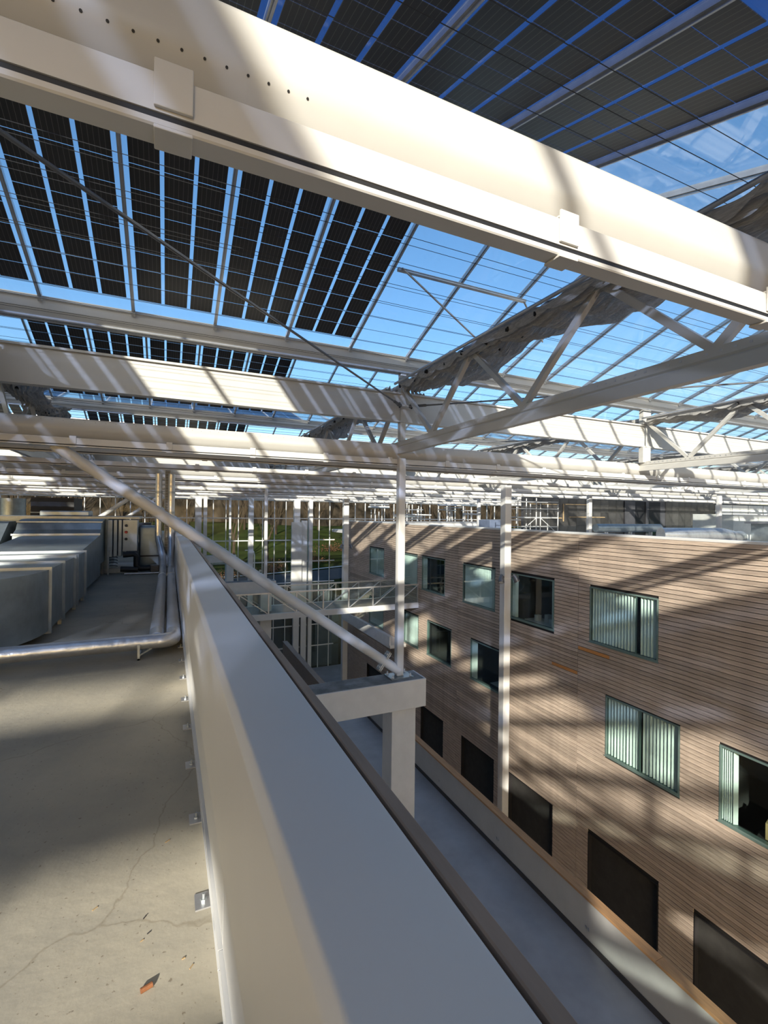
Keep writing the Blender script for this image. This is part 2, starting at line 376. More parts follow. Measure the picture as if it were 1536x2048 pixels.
P1 = ([(0.03, 0, 0), (BW - 0.03, 0, 0), (BW - 0.03, SLEN, 0), (0.03, SLEN, 0)], [(0, 1, 2, 3)])
nb = 0; far_bar = MB()
for n_, (dist, k, side, i, l, r) in enumerate(allp):
    if n_ < 290:
        p = put('glass_pane', pvpane_me if side > 0 and has_pv(k, side, i) else pane_me, roof, l, r)
        b = put('glazing_bar', bar_me, roof, l, r); put('bar_shoe', barc_me, b)
        if has_pv(k, side, i):
            for cx in PVX:
                st = put('solar_strip', strip_me, p, (cx, 0.32, -0.012))
    else:
        add_far(far_tint if side > 0 and has_pv(k, side, i) else far_pane, P1, l, r)
        T = ([v.co[:] for v in bar_me.vertices], [tuple(f.vertices) for f in bar_me.polygons]) if n_ == 290 else T
        add_far(far_bar, T, l, r)
        if has_pv(k, side, i):
            for cx in PVX:
                add_far(far_pv, ([(cx - .18, .32, -.012), (cx + .18, .32, -.012), (cx + .18, .32 + NC * CP, -.012), (cx - .18, .32 + NC * CP, -.012)], [(0, 1, 2, 3)]), l, r)
tag(far_pane.build('far_glazing', 'roofglass', roof), kind='stuff')
tag(far_tint.build('far_tinted_glazing', 'pvglass1', roof), kind='stuff')
tag(far_bar.build('far_glazing_bars', 'alu', roof), kind='stuff')
if far_pv.v: tag(far_pv.build('far_solar_strips', 'pv', roof), kind='stuff')
XL, XR = BX0 + BW * XI0, BX0 + BW * XI1
gut = MB().prism([(-0.20, ZGUT), (-0.20, ZGUT - 0.05), (-0.17, ZGUT - 0.07), (-0.17, ZGUT - 0.20), (-0.11, ZGUT - 0.33), (0.11, ZGUT - 0.33), (0.17, ZGUT - 0.20), (0.17, ZGUT - 0.07), (0.20, ZGUT - 0.05), (0.20, ZGUT),
                  (0.185, ZGUT), (0.155, ZGUT - 0.19), (0.10, ZGUT - 0.315), (-0.10, ZGUT - 0.315), (-0.155, ZGUT - 0.19), (-0.185, ZGUT)], 'x', XL, XR).mesh('gutter', MT['white'])
lip = MB().tube([(XL, 0.0, 0), (XR, 0.0, 0)], 0.022, 8).mesh('condensation_tube', MT['alu'], True)
rid = MB().box(XL, XR, -0.05, 0.05, -0.02, 0.06).box(XL, XR, -0.02, 0.02, -0.09, -0.02).mesh('ridge', MT['alu'])
for k in LINES:
    put('gutter', gut, roof, (0, LY(k), 0)); put('drip_tube', lip, roof, (0, LY(k) - 0.20, ZGUT - 0.36))
    if k != LINES[-1]: put('ridge', rid, roof, (0, LY(k) + PY / 2, ZR))
# roof hatch frame with push rods, in the clear glazing
ht = thing('roof_vent', 'grey aluminium vent frame with push rods in the clear glazing left of the folded screen', 'roof vent')
def on_desc(x, y, off=0.0): return (x, y, ZGUT + SL * (LY(1) - 0.2 - y) + off)
a, b = on_desc(3.55, 7.27, -0.1), on_desc(6.35, 7.27, -0.1)
MB().bar(a, b, 0.07, 0.05).build('bottom_rail', 'alu', ht)
MB().tube([on_desc(3.6, 7.20, -0.13), on_desc(6.1, 8.3, -0.3)], 0.018, 8).build('push_rod', 'alu', ht, smooth=True)
MB().tube([on_desc(6.3, 7.25, -0.12), on_desc(7.4, 7.9, -0.3)], 0.018, 8).build('push_rod', 'alu', ht, smooth=True)

# ================================================================== STEEL FRAME
XS, XE = -27.0, 52.0
ibeam_me = MB().box(XS, XE, -0.10, 0.10, 2.72, 2.76).box(XS, XE, -0.09, 0.09, 2.09, 2.125).box(XS, XE, -0.045, -0.005, 2.125, 2.72).mesh('beam', MT['white_gloss'])
prof = [(0.02, 1.27), (0.02, 1.50), (0.05, 1.60), (0.20, 1.60), (0.20, 1.27)]
prof = [(0.17, 1.27), (0.16, 1.275), (0.095, 1.385), (0.083, 1.41), (0.08, 1.44), (0.08, 1.57), (0.085, 1.588), (0.095, 1.60), (0.25, 1.60), (0.26, 1.59), (0.26, 1.28), (0.25, 1.27)]
pb_me = MB().prism(prof, 'x', XS, XE).mesh('perforated_beam', MT['white_gloss'], smooth=True)
rail_prof = [(0.035, 1.255), (0.03, 1.25), (0.03, 1.141), (0.07, 1.141), (0.07, 1.121), (0.03, 1.121), (0.03, 1.105), (0.035, 1.10), (0.11, 1.10), (0.115, 1.105), (0.115, 1.25), (0.11, 1.255)]
rail_me = MB().prism(rail_prof, 'x', XS, XE).mesh('screen_rail', MT['white'], smooth=True)
slot_me = MB().box(XS, XE, 0.034, 0.068, 1.123, 1.139).mesh('slot_shade_strip', MT['black'])  # black strip in the groove, painted shade of the slot
slv_me = MB().box(-0.052, 0.052, 0.018, 0.0295, 1.15, 1.285).box(-0.052, 0.052, 0.0295, 0.12, 1.2555, 1.265).box(-0.052, 0.052, 0.022, 0.115, 1.088, 1.0995).mesh('sleeve', MT['white'], bevel=0.003)
hole_me = MB().tube([(0, 0, 0), (0, 0.003, 0)], 0.0045, 8).mesh('hole', MT['black'])
def where(k):
    return ['directly overhead', 'at the nearest column', 'past the nearest column', 'at the second column', 'past the second column', 'at the end wall'][k] if k >= 0 else ['', 'first', 'second', 'third', 'fourth'][-k] + ' line behind the viewer'
for k in LINES:
    b = thing('steel_beam', 'deep white steel beam spanning across, ' + where(k), 'beam', (0, LY(k), 0), 'deep roof beams')
    put('beam', ibeam_me, b)
    if k % 2 == 0:
        for c_ in b.children: bpy.data.objects.remove(c_)
        bpy.data.objects.remove(b)
    b = thing('perforated_beam', 'white cold-formed lower beam spanning across, ' + where(k), 'beam', (0, LY(k), 0), 'lower roof beams')
    put('profile', pb_me, b)
    if k in (0, 1):
        x = -0.5 if k == 0 else -6.0
        while x < (0.42 if k == 0 else 9):
            put('hole', hole_me, b, (x, 0.0885, 1.395) if k == 0 else (x, 0.079, 1.55), (math.radians(28 if k == 0 else 0), 0, 0)); x += 0.065 if k == 0 else 0.16
    for o_, dz in (((0.0, 0.0),) if k <= 0 else ((0.0, 0.0), (1.1, 0.0), (4.1, 0.0))):
        rl = thing('screen_rail', 'white slotted rail for the sun screens, ' + where(k) + {0.0: ', under the beam', 1.1: ', behind the beam', 4.1: ', further mid bay'}[o_], 'rail', (0, LY(k) + o_, dz), 'sun screen rails')
        put('profile', rail_me, rl); put('slot_shade_strip', slot_me, rl)
        if k >= 0:
            for j in range(-6, 16): put('sleeve', slv_me, rl, (0.0 + 1.53 * j + (0.7 if o_ else 0), 0, 0))

def truss(n_lbl, loc, first=[]):
    if not first:
        t = thing('lattice_truss', n_lbl, 'truss', loc, 'roof lattice trusses')
        L_ = PY
        MB().box(-0.05, 0.05, 0.08, L_ - 0.08, 2.88, 2.98).build('top_chord', 'white_gloss', t)
        # C profile bottom chord with perforations
        MB().prism([(-0.06, 1.38), (-0.06, 1.52), (-0.045, 1.54), (-0.06, 1.56), (-0.06, 1.655), (0.06, 1.655), (0.06, 1.38)], 'y', 0.0, L_).build('bottom_chord', 'white_gloss', t)
        hm = MB()
        yy = 0.12
        while yy < L_: hm.box(-0.0625, -0.0598, yy - 0.014, yy + 0.014, 1.595, 1.617); yy += 0.13
        tag(hm.build('perforation', 'alu', t), kind='stuff')
        zt, zb = 2.90, 1.64; top = [0.06, 2.73, 5.47, L_ - 0.06]; bot = [1.37, 4.1, 6.83]
        for a_, b_ in ((top[0], bot[0]), (bot[0], top[1]), (top[1], bot[1]), (bot[1], top[2]), (top[2], bot[2]), (bot[2], top[3])):
            ta = zt if a_ in top else zb; tb = zt if b_ in top else zb
            MB().bar((0, a_, ta), (0, b_, tb), 0.085, 0.085, (1, 0, 0)).build('diagonal', 'white_gloss', t)
        gm = MB().box(-0.062, -0.056, -0.12, 0.12, -0.14, 0.0)
        for yy in top[1:3]:
            g = put('gusset_plate', gm.mesh('gusset_plate', MT['white_gloss']) if yy == top[1] else g.data, t, (0, yy, 2.94))
        first.append(t); return t
    return dup(first[0], loc, n_lbl)
XN = {-3: 'three lines left', -2: 'two lines left', -1: 'over the ducts', 0: 'above the nearest column', 1: 'before the board facade', 2: 'above the opposite roof', 3: 'farther above opposite roof', 4: 'far right', 5: 'rightmost'}
bayn = lambda k: (['overhead', 'in the second bay', 'in the third bay', 'in the fourth bay', 'in the last bay'][k] if k >= 0 else 'in the %s bay behind the viewer' % ['', 'first', 'second', 'third', 'fourth'][-k])
# folded sun screen (fabric bundle)
def screen_mesh(seed, L_, w, thick, drop):
    rnd = random.Random(seed); nu, nv = 170, 64; mb = MB()
    ph = [rnd.uniform(0, 6.28) for _ in range(8)]
    for i in range(nu + 1):
        yy = L_ * i / nu; s = abs(math.sin(math.pi * yy / 0.62)) ** 0.6
        edge = w * (0.88 + 0.10 * math.sin(yy * 2.3 + ph[0]) + 0.05 * math.sin(yy * 7.1 + ph[1]))
        for j in range(nv + 1):
            v = j / nv
            x = -0.22 + edge * v
            comp = (1 - v) ** 1.2
            z = 0.055 * (0.25 + comp) * math.sin(v * 60 + 1.6 * math.sin(yy * 3.1 + ph[2]) + ph[3]) + 0.03 * (0.4 + comp) * math.sin(v * 118 + 2.2 * math.sin(yy * 4.0 + v * 5) + ph[4]) + 0.012 * math.sin(v * 150 + yy * 8 + ph[7])
            z += -drop * s * (0.25 + 0.75 * math.sin(math.pi * min(1, v * 1.1))) + 0.02 * math.sin(yy * 9 + v * 6 + ph[5]) - thick * v * (0.5 + 0.5 * math.sin(yy * 1.7 + ph[6]))
            mb.v.append((x, yy, z))
    for i in range(nu):
        for j in range(nv):
            a_ = i * (nv + 1) + j; mb.f.append((a_, a_ + 1, a_ + nv + 2, a_ + nv + 1))
    return mb.mesh('fabric', MT['fabric'], True)
scr = [screen_mesh(s_, PY - 0.5, 1.05, 0.2, 0.10) for s_ in (1, 2, 3)]
tube_me = MB().tube([(-0.26, 0, 0.02), (-0.26, PY - 0.4, 0.02)], 0.028, 10).mesh('support_tube', MT['alu'], True)
clip_me = MB().box(-0.03, 0.03, -0.022, 0.022, -0.03, 0.03).box(-0.05, 0.05, -0.008, 0.008, -0.04, 0.01).mesh('clip', MT['black'], bevel=0.004, seg=1)
def screen(label, loc, idx, nclip):
    t = thing('sun_screen', label, 'sun screen', loc, 'folded sun screens')
    put('fabric', scr[idx % 3], t); put('support_tube', tube_me, t)
    if nclip:
        yy = 0.4; r = random.Random(idx)
        while yy < PY - 0.5:
            put('clip', clip_me, t, (-0.20 + r.uniform(0, .1), yy, -0.05), (0, 0, r.uniform(-.5, .5))); put('clip', clip_me, t, (0.12 + r.uniform(-.05, .12), yy, -0.10), (0, 0, r.uniform(-.5, .5)))
            yy += 0.45 * 1.35
    return t
for k in range(-4, 5):
    for j in range(-3, 6):
        if k < 0 and j > 2: continue
        truss('white lattice truss ' + bayn(k) + ', ' + XN[j], (GX + PX * j, LY(k), 0))
        if k >= 0: screen('bundled grey fabric sun screen ' + bayn(k) + ', ' + XN[j], (GX + PX * j, LY(k) + 0.25, 2.90), k * 3 + j, k < 2 and j in (-1, 0, 1))
# screen wires
wire_me = MB().tube([(XS, 0, 0), (XE, 0, 0)], 0.0032, 5).mesh('wire', MT['wire'])
for k in range(0, 5):
    t = thing('screen_wires', 'row of thin black guide wires for the sun screens ' + bayn(k), 'wires', (0, LY(k), 0), 'guide wire rows')
    yy = 0.35
    n_ = 0
    while yy < PY - 0.1:
        if not (k == 0 and yy < 0.7):
            put('wire', wire_me, t, (0, yy, 3.10)); put('wire', wire_me, t, (0, yy + 0.10, 2.93))
        yy += 0.5
# posts between beams at every truss line
post_s = MB().box(-0.07, 0.07, -0.07, 0.07, 1.66, 3.24).mesh('post', MT['white_gloss'], bevel=0.01)
post_w = MB().box(-0.17, 0.17, -0.12, 0.02, 1.62, 2.08).box(-0.17, 0.17, -0.12, 0.02, 2.77, 3.22).box(-0.03, 0.03, -0.105, -0.10, 2.1, 2.75).mesh('post', MT['white_gloss'])
for k in (1, 3, 5):
    for j in range(-3, 6):
        t = tag(put('roof_post', post_w if j == 1 else post_s, None, (GX + PX * j, LY(k) + (0 if j == 1 else -0.0), 0)), 'short white post under the gutter, %s, %s' % (where(k), XN[j]), 'post', 'roof posts')
# bracing rods
def rod(label, p, q):
    t = thing('tie_rod', label, 'tie rod', p, 'roof bracing rods')
    p = Vector(p); q = Vector(q); d = (q - p)
    MB().tube([d * 0.02, d * 0.98], 0.018, 8).build('rod', 'rod', t, smooth=True)
    for e, s_ in ((0, 1), (1, -1)):
        a_ = d * e; u = d.normalized() * s_
        MB().tube([a_ + u * 0.16, a_ + u * 0.42], 0.032, 8).build('turnbuckle', 'rod', t, smooth=True)
        MB().tube([a_ + u * 0.02, a_ + u * 0.17], 0.045, 8).build('fork_end', 'rod', t, smooth=True)
        MB().tube([a_ + u * 0.07 + Vector((0, 0, -0.06)), a_ + u * 0.07 + Vector((0, 0, 0.06))], 0.02, 8).build('pin', 'black', t, smooth=True)
        MB().box(a_.x - 0.10, a_.x + 0.10, a_.y - 0.02 + u.y * 0.04, a_.y + 0.02 + u.y * 0.04, -0.02, 0.02).build('bracket', 'white_gloss', t)
    return t
for (j, k, jj, kk, nm) in ((0, 1, -1, 0, 'grey tie rod running up left over the camera from the nearest column'), (0, 1, 1, 0, 'grey tie rod running right from the nearest column'),
                           (0, 2, 1, 1, 'grey tie rod crossing the second bay right of the nearest column'), (0, 3, 1, 2, 'grey tie rod crossing the third bay right of the nearest column'),
                           (1, 2, 2, 1, 'grey tie rod crossing the second bay above the opposite roof'), (-1, 2, -2, 1, 'grey tie rod crossing the second bay above the ducts')):
    s1 = 1 if jj > j else -1
    rod(nm, (GX + PX * j + 0.10 * s1, LY(k) - 0.13, 2.45), (GX + PX * jj - 0.10 * s1, LY(kk) + 0.16, 2.45))

# columns on concrete frames
def column(label, x, y0, zb, w, zt=1.27, plate=True):
    t = thing('steel_column', label, 'column', (x, y0, zb), 'white steel columns')
    MB().box(-w / 2, w / 2, -w / 2, w / 2, 0.02, zt - zb).build('shaft', 'white', t, bevel=w * 0.13, seg=3, smooth=True)
    MB().box(-0.28, 0.28, -0.2, 0.2, 0, 0.022).build('base_plate', 'galv', t)
    for sx in (-1, 1):
        for s_ in (-1, 1):
            MB().tube([(sx * 0.22, s_ * 0.15, 0.02), (sx * 0.22, s_ * 0.15, 0.045)], 0.03, 6).tube([(sx * 0.22, s_ * 0.15, 0.045), (sx * 0.22, s_ * 0.15, 0.09)], 0.016, 8).build('bolt', 'paper', t)
    return t
names = ['nearest to the camera', 'second one along the parapet', 'farthest, at the glass wall']
for q in range(-1, 3):
    y0 = 9.66 + 16.4 * q
    nm = names[q] if q >= 0 else 'behind the viewer'
    c = thing('concrete_frame', 'white concrete pillar and beam stub carrying the column ' + nm, 'concrete frame', (0, y0, 0), 'concrete column frames')
    MB().box(0.36, 5.38, -0.36, 0.26, -4.37, -3.74).build('beam', 'conc_w', c, bevel=0.012)
    MB().box(4.57, 5.17, -0.26, 0.24, -9.0998 if q < 1 else ZG + .001, -4.40).build('pillar', 'conc_w', c, bevel=0.012)
    MB().box(4.50, 5.24, -0.30, 0.25, -4.40, -4.371).build('bearing_pad', 'conc_w', c)
    MB().box(0.40, 5.33, -0.33, 0.23, -3.7395, -3.735).build('worn_top', 'conc_top', c)
    column('slim white steel column standing on the concrete beam ' + nm, 4.86, y0, -3.735, 0.17)
    b = thing('diagonal_brace', 'white tube brace sloping up left from the column foot ' + nm, 'brace', (4.86, y0, -3.70), 'tube braces')
    p0 = Vector((-0.02, 0, 0.10)); p1 = Vector((-6.85, 0.26, 4.95))
    d = (p1 - p0).normalized()
    MB().tube([p0, p0 + d * 8.2], 0.105, 20).build('tube', 'white', b, smooth=True)
    for off, s_ in ((0.42, 0), (0.455, 1)):
        cpt = p0 + d * off; nrm = Vector((-d.z, 0, d.x))
        MB().bar(cpt - nrm * 0.23, cpt + nrm * 0.23, 0.17, 0.024, (d.x, 0, d.z)).build('flange_plate', 'galv_d', b)
    for s_ in (-1, 1):
        for e in (-0.045, 0.045):
            cpt = p0 + d * 0.4375 + Vector((-d.z, 0, d.x)) * 0.16 * s_ + Vector((0, e, 0))
            MB().tube([cpt - d * 0.05, cpt + d * 0.05], 0.022, 6).build('bolt', 'paper', b)

def lamp(parent_loc, side, label):
    t = thing('spotlight', label, 'spotlight', parent_loc, 'spotlights on the atrium columns')
    MB().tube([(0.0, 0, 0), (0.14 * side, -0.02, 0.02)], 0.03, 8).build('arm', 'rod', t, smooth=True)
    MB().tube([(0.14 * side, -0.02, 0.08), (0.20 * side, -0.08, -0.02), (0.25 * side, -0.14, -0.18), (0.26 * side, -0.15, -0.2)], [0.07, 0.10, 0.13, 0.12], 14).build('housing', 'rod', t, smooth=True)
    MB().tube([(0.262 * side, -0.152, -0.2), (0.266 * side, -0.156, -0.21)], 0.1, 14).build('lens', 'paper', t, smooth=True)
    return t
for (yy, nm) in ((15.97, 'in front of the board facade'), (35.8, 'by the far corner of the board facade')):
    t = thing('atrium_column', 'tall square white column ' + nm, 'column', (13.04, yy, ZG), 'tall atrium columns')
    w = 0.33 if yy < 20 else 0.42
    MB().box(-w / 2, w / 2, -w / 2, w / 2, 0.0005, 1.27 - ZG).build('shaft', 'white', t, bevel=0.02, seg=2)
    MB().box(-w / 2 - .004, w / 2 + .004, -w / 2 - .004, w / 2 + .004, 11.9, 11.94).build('joint_band', 'conc_w', t)
    for s_ in (-1, 1): lamp((13.04 + s_ * w / 2, yy - w / 2 + 0.05, -2.62), s_, 'grey spotlight, %s side of tall column %s' % ('left' if s_ < 0 else 'right', nm))
for (x, yy, nm) in ((21.2, 18.9, 'in the middle of the opposite roof'), (29.4, 16.85, 'at the right of the opposite roof by the fat duct'), (21.2, 29.1, 'far back on the opposite roof by the pipework')):
    column('slender white column ' + nm, x, yy, -1.549, 0.22)

# ================================================================== OPPOSITE BUILDING
W = [  # y0, y1, z0, z1, blinds
 (9.69, 12.30, -4.53, -2.55, 'full', 'second storey window with closed green blinds right of the atrium column'),
 (14.02, 16.60, -4.55, -2.57, 'edge', 'upper window showing a dark office behind the tall atrium column'),
 (17.70, 20.34, -4.5, -2.54, 'full', 'upper window with ragged green blinds left of the tall atrium column'),
 (22.08, 24.65, -4.5, -2.53, 'left', 'upper window between the slim column and the blind-covered window'),
 (25.2, 27.67, -4.5, -2.55, 'full', 'narrow upper window hidden by the slim column'),
 (30.1, 32.73, -4.5, -2.55, 'full', 'leftmost upper window at the far end of the facade'),
 (5.2, 7.88, -8.33, -6.25, 'left', 'lower right window with cardboard boxes on the sill'),
 (8.98, 11.59, -8.29, -6.22, 'full2', 'lower window with two closed blinds above the handrail'),
 (17.0, 19.60, -8.2, -6.25, 'left', 'lower window with dark office left of the tall column'),
 (21.36, 23.96, -8.2, -6.23, 'none', 'lower window reflecting the courtyard right of the slim column'),
 (25.0, 26.95, -8.2, -6.25, 'full', 'lower window hidden half behind the slim column'),
 (30.1, 32.7, -8.2, -6.25, 'full', 'lower window beneath the bridge landing'),
 (1.0, 3.9, -4.53, -2.55, 'full', 'upper window beyond the right edge')]
OPN = [(6.05 - 0.6, 8.53, -14.2, -11.38), (9.60, 12.28, -14.2, -11.38), (13.99, 16.6, -14.2, -11.4), (17.67, 20.32, -14.2, -11.4), (22.1, 24.6, -14.2, -11.5), (29, 33, -14.2, -11.4), (1.5, 4.4, -14.2, -11.38)]
holes = [w[:4] for w in W] + OPN
fac = struct('wall_facade')
Y0, Y1, ZT = -12.0, 38.0, -0.70
bk = MB()
for (a, b, c, d) in cells(Y0, Y1, ZG, ZT, holes): bk.box(XF + 0.005, XF + 0.25, a, b, c, d)
bk.build('backing_wall', 'backing', fac)
MB().box(XF - 0.04, XF + 0.3, Y0, Y1, -0.70, -0.62).build('coping', 'clad', fac, bevel=0.01)
rd = struct('floor'); MB().box(XF + 0.3, 60, Y0, YB - .1, -1.8, -1.55).build('roof_deck', 'walkwall', rd)
seams = [Y0, -3.6, 4.6, 12.82, 20.8, 28.75, 36.9, Y1]
pitch = 0.1372; bh = 0.118; segs = []
z = ZT - bh - 0.004; row = 0
rb = random.Random(3)
while z > ZG:
    for a, b in zip(seams, seams[1:]):
        cur = [(a + 0.008, b - 0.008)]
        for H in holes:
            if H[2] < z + bh and H[3] > z:
                nx = []
                for (p, q) in cur:
                    if H[1] <= p or H[0] >= q: nx.append((p, q)); continue
                    if H[0] - 0.01 > p: nx.append((p, H[0] - 0.01))
                    if H[1] + 0.01 < q: nx.append((H[1] + 0.01, q))
                cur = nx
        for (p, q) in cur:
            if q - p > 0.05: segs.append((p, q, z, row))
    z -= pitch; row += 1
def size_on_screen(s_):
    p, q, z_, _ = s_
    if q < 4: return 0
    p = max(p, 4.2)
    if p >= q: return 0
    if z_ > -9 - 0: vis = 1
    # hidden below the handrail of the walkway
    ym = (p + q) / 2
    if z_ / XF < -8.11 / 8.36 * 1.0: return 0.0
    f = ym * cy + XF * sy
    return (938 / f) ** 2 * (q - p) * bh
segs.sort(key=size_on_screen, reverse=True)
rest = MB(); bcache = {}
for n_, (p, q, z_, row) in enumerate(segs):
    dx = rb.choice((0.0, 0.0, 0.003, 0.006))
    if n_ < 296:
        key = (round(q - p, 3), dx)
        if key not in bcache: bcache[key] = MB().box(-0.030 - dx, 0.0, 0, q - p, 0, bh).mesh('board', MT['board'])
        put('board', bcache[key], fac, (XF, p, z_))
    else: rest.box(XF - 0.030 - dx, XF, p, q, z_, z_ + bh)
tag(rest.build('far_boards', 'board', fac), kind='stuff')
for (p, q, zz) in ((11.45, 12.8, -4.95), (12.83, 14.1, -5.86)):
    zr = ZT - bh - 0.004 - pitch * round((ZT - bh - 0.004 - zz) / pitch)
    tag(MB().box(XF - 0.034, XF - 0.0305, p, q, zr + 0.002, zr + bh - 0.002).build('board', 'board_new', fac), 'fresh orange replacement board')
for n_, (a, b, c, d, bl, nm) in enumerate(W):
    w_ = struct('window_%d' % (n_ + 1), nm, (XF, 0, 0))
    fr = MB(); t = 0.05
    fr.box(-0.035, 0.12, a, a + t, c, d).box(-0.035, 0.12, b - t, b, c, d).box(-0.035, 0.12, a + t, b - t, c, c + t).box(-0.035, 0.12, a + t, b - t, d - t, d)
    fr.build('frame', 'frame', w_)
    MB().box(-0.06, 0.0, a - 0.02, b + 0.02, c - 0.03, c - 0.001).build('sill', 'frame', w_)
    MB().box(-0.012, -0.004, a + t, b - t, c + t, d - t).build('pane', 'winglass', w_)
    # room behind
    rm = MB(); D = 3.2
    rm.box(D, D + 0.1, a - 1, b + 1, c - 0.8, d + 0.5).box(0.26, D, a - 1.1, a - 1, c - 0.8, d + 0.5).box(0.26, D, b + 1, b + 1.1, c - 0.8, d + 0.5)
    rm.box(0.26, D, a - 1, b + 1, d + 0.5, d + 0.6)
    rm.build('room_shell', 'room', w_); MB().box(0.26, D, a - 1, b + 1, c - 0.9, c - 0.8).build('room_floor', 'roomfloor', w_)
    sl = MB().box(-0.002, 0.002, -0.062, 0.062, c + 0.06, d - 0.06).mesh('blind_slat', MT['blind'])
    rnd = random.Random(n_); ys = []
    if bl.startswith('full'):
        yy = a + 0.12
        while yy < b - 0.1:
            if not (bl == 'full2' and abs(yy - (a + b) / 2) < 0.07) and not (bl == 'full' and n_ == 0 and abs(yy - (a + 0.78)) < 0.1): ys.append(yy)
            yy += 0.118
    elif bl == 'left':
        ys = [b - 0.09 - 0.055 * q for q in range(6)]
    elif bl == 'edge':
        ys = [b - 0.09 - 0.05 * q for q in range(5)] + [a + 0.09, a + 0.13]
    for yy in ys:
        put('blind_slat', sl, w_, (0.075, yy, 0), (0, 0, rnd.uniform(0.45, 0.85) if bl.startswith('full') else rnd.uniform(0.75, 1.1)))
    if bl == 'full2': MB().box(0.0, 0.005, (a + b) / 2 - 0.04, (a + b) / 2 + 0.04, c + t, d - t).build('mullion', 'frame', w_)
    if bl == 'full' and n_ == 0: MB().box(0.0, 0.005, a + 0.78 - 0.03, a + 0.78 + 0.03, c + t, d - t).build('mullion', 'frame', w_)
for n_, (a, b, c, d) in enumerate(OPN):
    w_ = struct('window_%d' % (n_ + 20), None, (XF, 0, 0))
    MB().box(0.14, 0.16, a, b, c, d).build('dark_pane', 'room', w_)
    MB().box(-0.03, 0.13, a, a + 0.04, c, d).box(-0.03, 0.13, b - 0.04, b, c, d).box(-0.03, 0.13, a + .04, b - .04, d - 0.04, d).build('frame', 'backing', w_)
# contents of the offices
def desk(label, x, yy, z, g='office desks'):
    t = thing('desk', label, 'desk', (x, yy, z), g)
    MB().box(-0.4, 0.4, -0.8, 0.8, 0.70, 0.73).build('top', 'paper', t)
    for sx in (-.36, .36):
        for s_ in (-.75, .75): MB().box(sx - .02, sx + .02, s_ - .02, s_ + .02, 0, .70).build('leg', 'black', t)
    return t
def office_chair(label, x, yy, z):
    t = thing('office_chair', label, 'chair', (x, yy, z), 'office chairs')
    MB().box(-.24, .24, -.24, .24, .44, .50).build('seat', 'black', t, bevel=.02); MB().box(.2, .25, -.22, .22, .55, 1.05).build('backrest', 'black', t, bevel=.02)
    MB().tube([(0, 0, .1), (0, 0, .44)], .03, 8).build('post', 'alu', t)
    MB().box(-.3, .3, -.03, .03, .04, .1).box(-.03, .03, -.3, .3, .04, .1).build('foot', 'black', t); return t
desk('white desk inside the upper office window behind the tall column', XF + 1.0, 15.6, -5.35)
desk('white desk inside the lower office window left of the tall column', XF + 1.0, 18.0, -9.0)
office_chair('black office chair inside the upper office window', XF + 1.6, 14.8, -5.35)
office_chair('black office chair inside the lower office window', XF + 1.7, 18.6, -9.0)
office_chair('black office chair in the upper window left of the blinds', XF + 1.0, 23.2, -5.35)
for n_, (yy, xx, h) in enumerate(((15.9, .9, .25), (15.5, 1.1, .32), (15.15, 1.0, .2))):
    tag(MB().box(-.12, .12, -.1, .1, 0, h).build('paper_stack', 'paper', None, bevel=.01, loc=(XF + xx, yy, -5.35 + .731)), ['short', 'tall', 'small'][n_] + ' white box standing on the desk in the upper office', 'box', 'boxes on the office desk')
for n_, (yy, xx, w, h, rz) in enumerate(((6.65, .42, .55, .42, .25), (6.05, .55, .6, .62, -.2), (5.75, .36, .3, .25, .5))):
    t = thing('cardboard_box', ['low open', 'tall leaning', 'small'][n_] + ' cardboard box behind the lower right window', 'box', (XF + xx, yy, -8.33 + .05), 'cardboard boxes', (0, 0, rz))
    MB().box(-.18, .18, -w / 2, w / 2, 0, h).build('carton', 'cardboard', t); MB().bar((-.18, -w / 2, h), (-.34, -w / 2 + .02, h + .1), w, .006, (0, 1, 0)).build('flap', 'cardboard', t)
    MB().box(-.3, .3, -.45, .45, -.06, -.001).build('shelf_board', 'room', t)

# ledge walkway on the far part of the facade
t = thing('gallery', 'pale gallery edge running along the facade under the bridge landing', 'gallery', (0, 0, 0))
MB().box(12.75, XF - 0.035, 26.6, 35.4, -8.5, -8.3).build('slab', 'conc_w', t); MB().box(12.7, 12.78, 26.6, 35.4, -8.3, -7.75).build('upstand', 'conc_w', t)

# bridges
def bridge(label, y0, x0=0.36, x1=13.86):
    t = thing('footbridge', label, 'footbridge', (0, y0, 0), 'footbridges')
    MB().box(x0, x1, 0, 0.10, -5.70, -5.38).box(x0, x1, 2.3, 2.4, -5.70, -5.38).build('edge_beam', 'white', t)
    MB().box(x0, x1, 0.10, 2.3, -5.55, -5.40).build('deck', 'brown', t)
    for yy, g in ((0.02, 1), (2.30, 0)):
        MB().box(x0, x1, yy, yy + 0.08, -4.33, -4.25).build('top_rail', 'frame' if 0 else 'alu', t)
        n = 9; st = (x1 - x0) / n
        for i in range(n + 1):
            x = x0 + st * i
            if i in (0, n): x += 0.04 if i == 0 else -0.04
            MB().box(x - 0.035, x + 0.035, yy + .005, yy + 0.07, -5.38, -4.33).build('rail_post', 'alu', t)
            if i < n:
                q = (i > 4) if True else 0
                a_, b_ = (x0 + st * i + .05, x0 + st * (i + 1) - .05)
                p, qq = ((a_, yy + .04, -5.36), (b_, yy + .04, -4.35)) if q else ((a_, yy + .04, -4.35), (b_, yy + .04, -5.36))
                MB().bar(p, qq, 0.04, 0.05, (0, 1, 0)).build('diagonal', 'alu', t)
                MB().box(x0 + st * i + .04, x0 + st * (i + 1) - .04, yy + .071, yy + .079, -5.36, -4.34).build('glass_panel', 'railglass', t)
    return t
bridge('pale truss-railed glass footbridge crossing the atrium in front of the end wall', 25.0)
bridge('footbridge behind the viewer whose railing shades the board facade', -6.2)

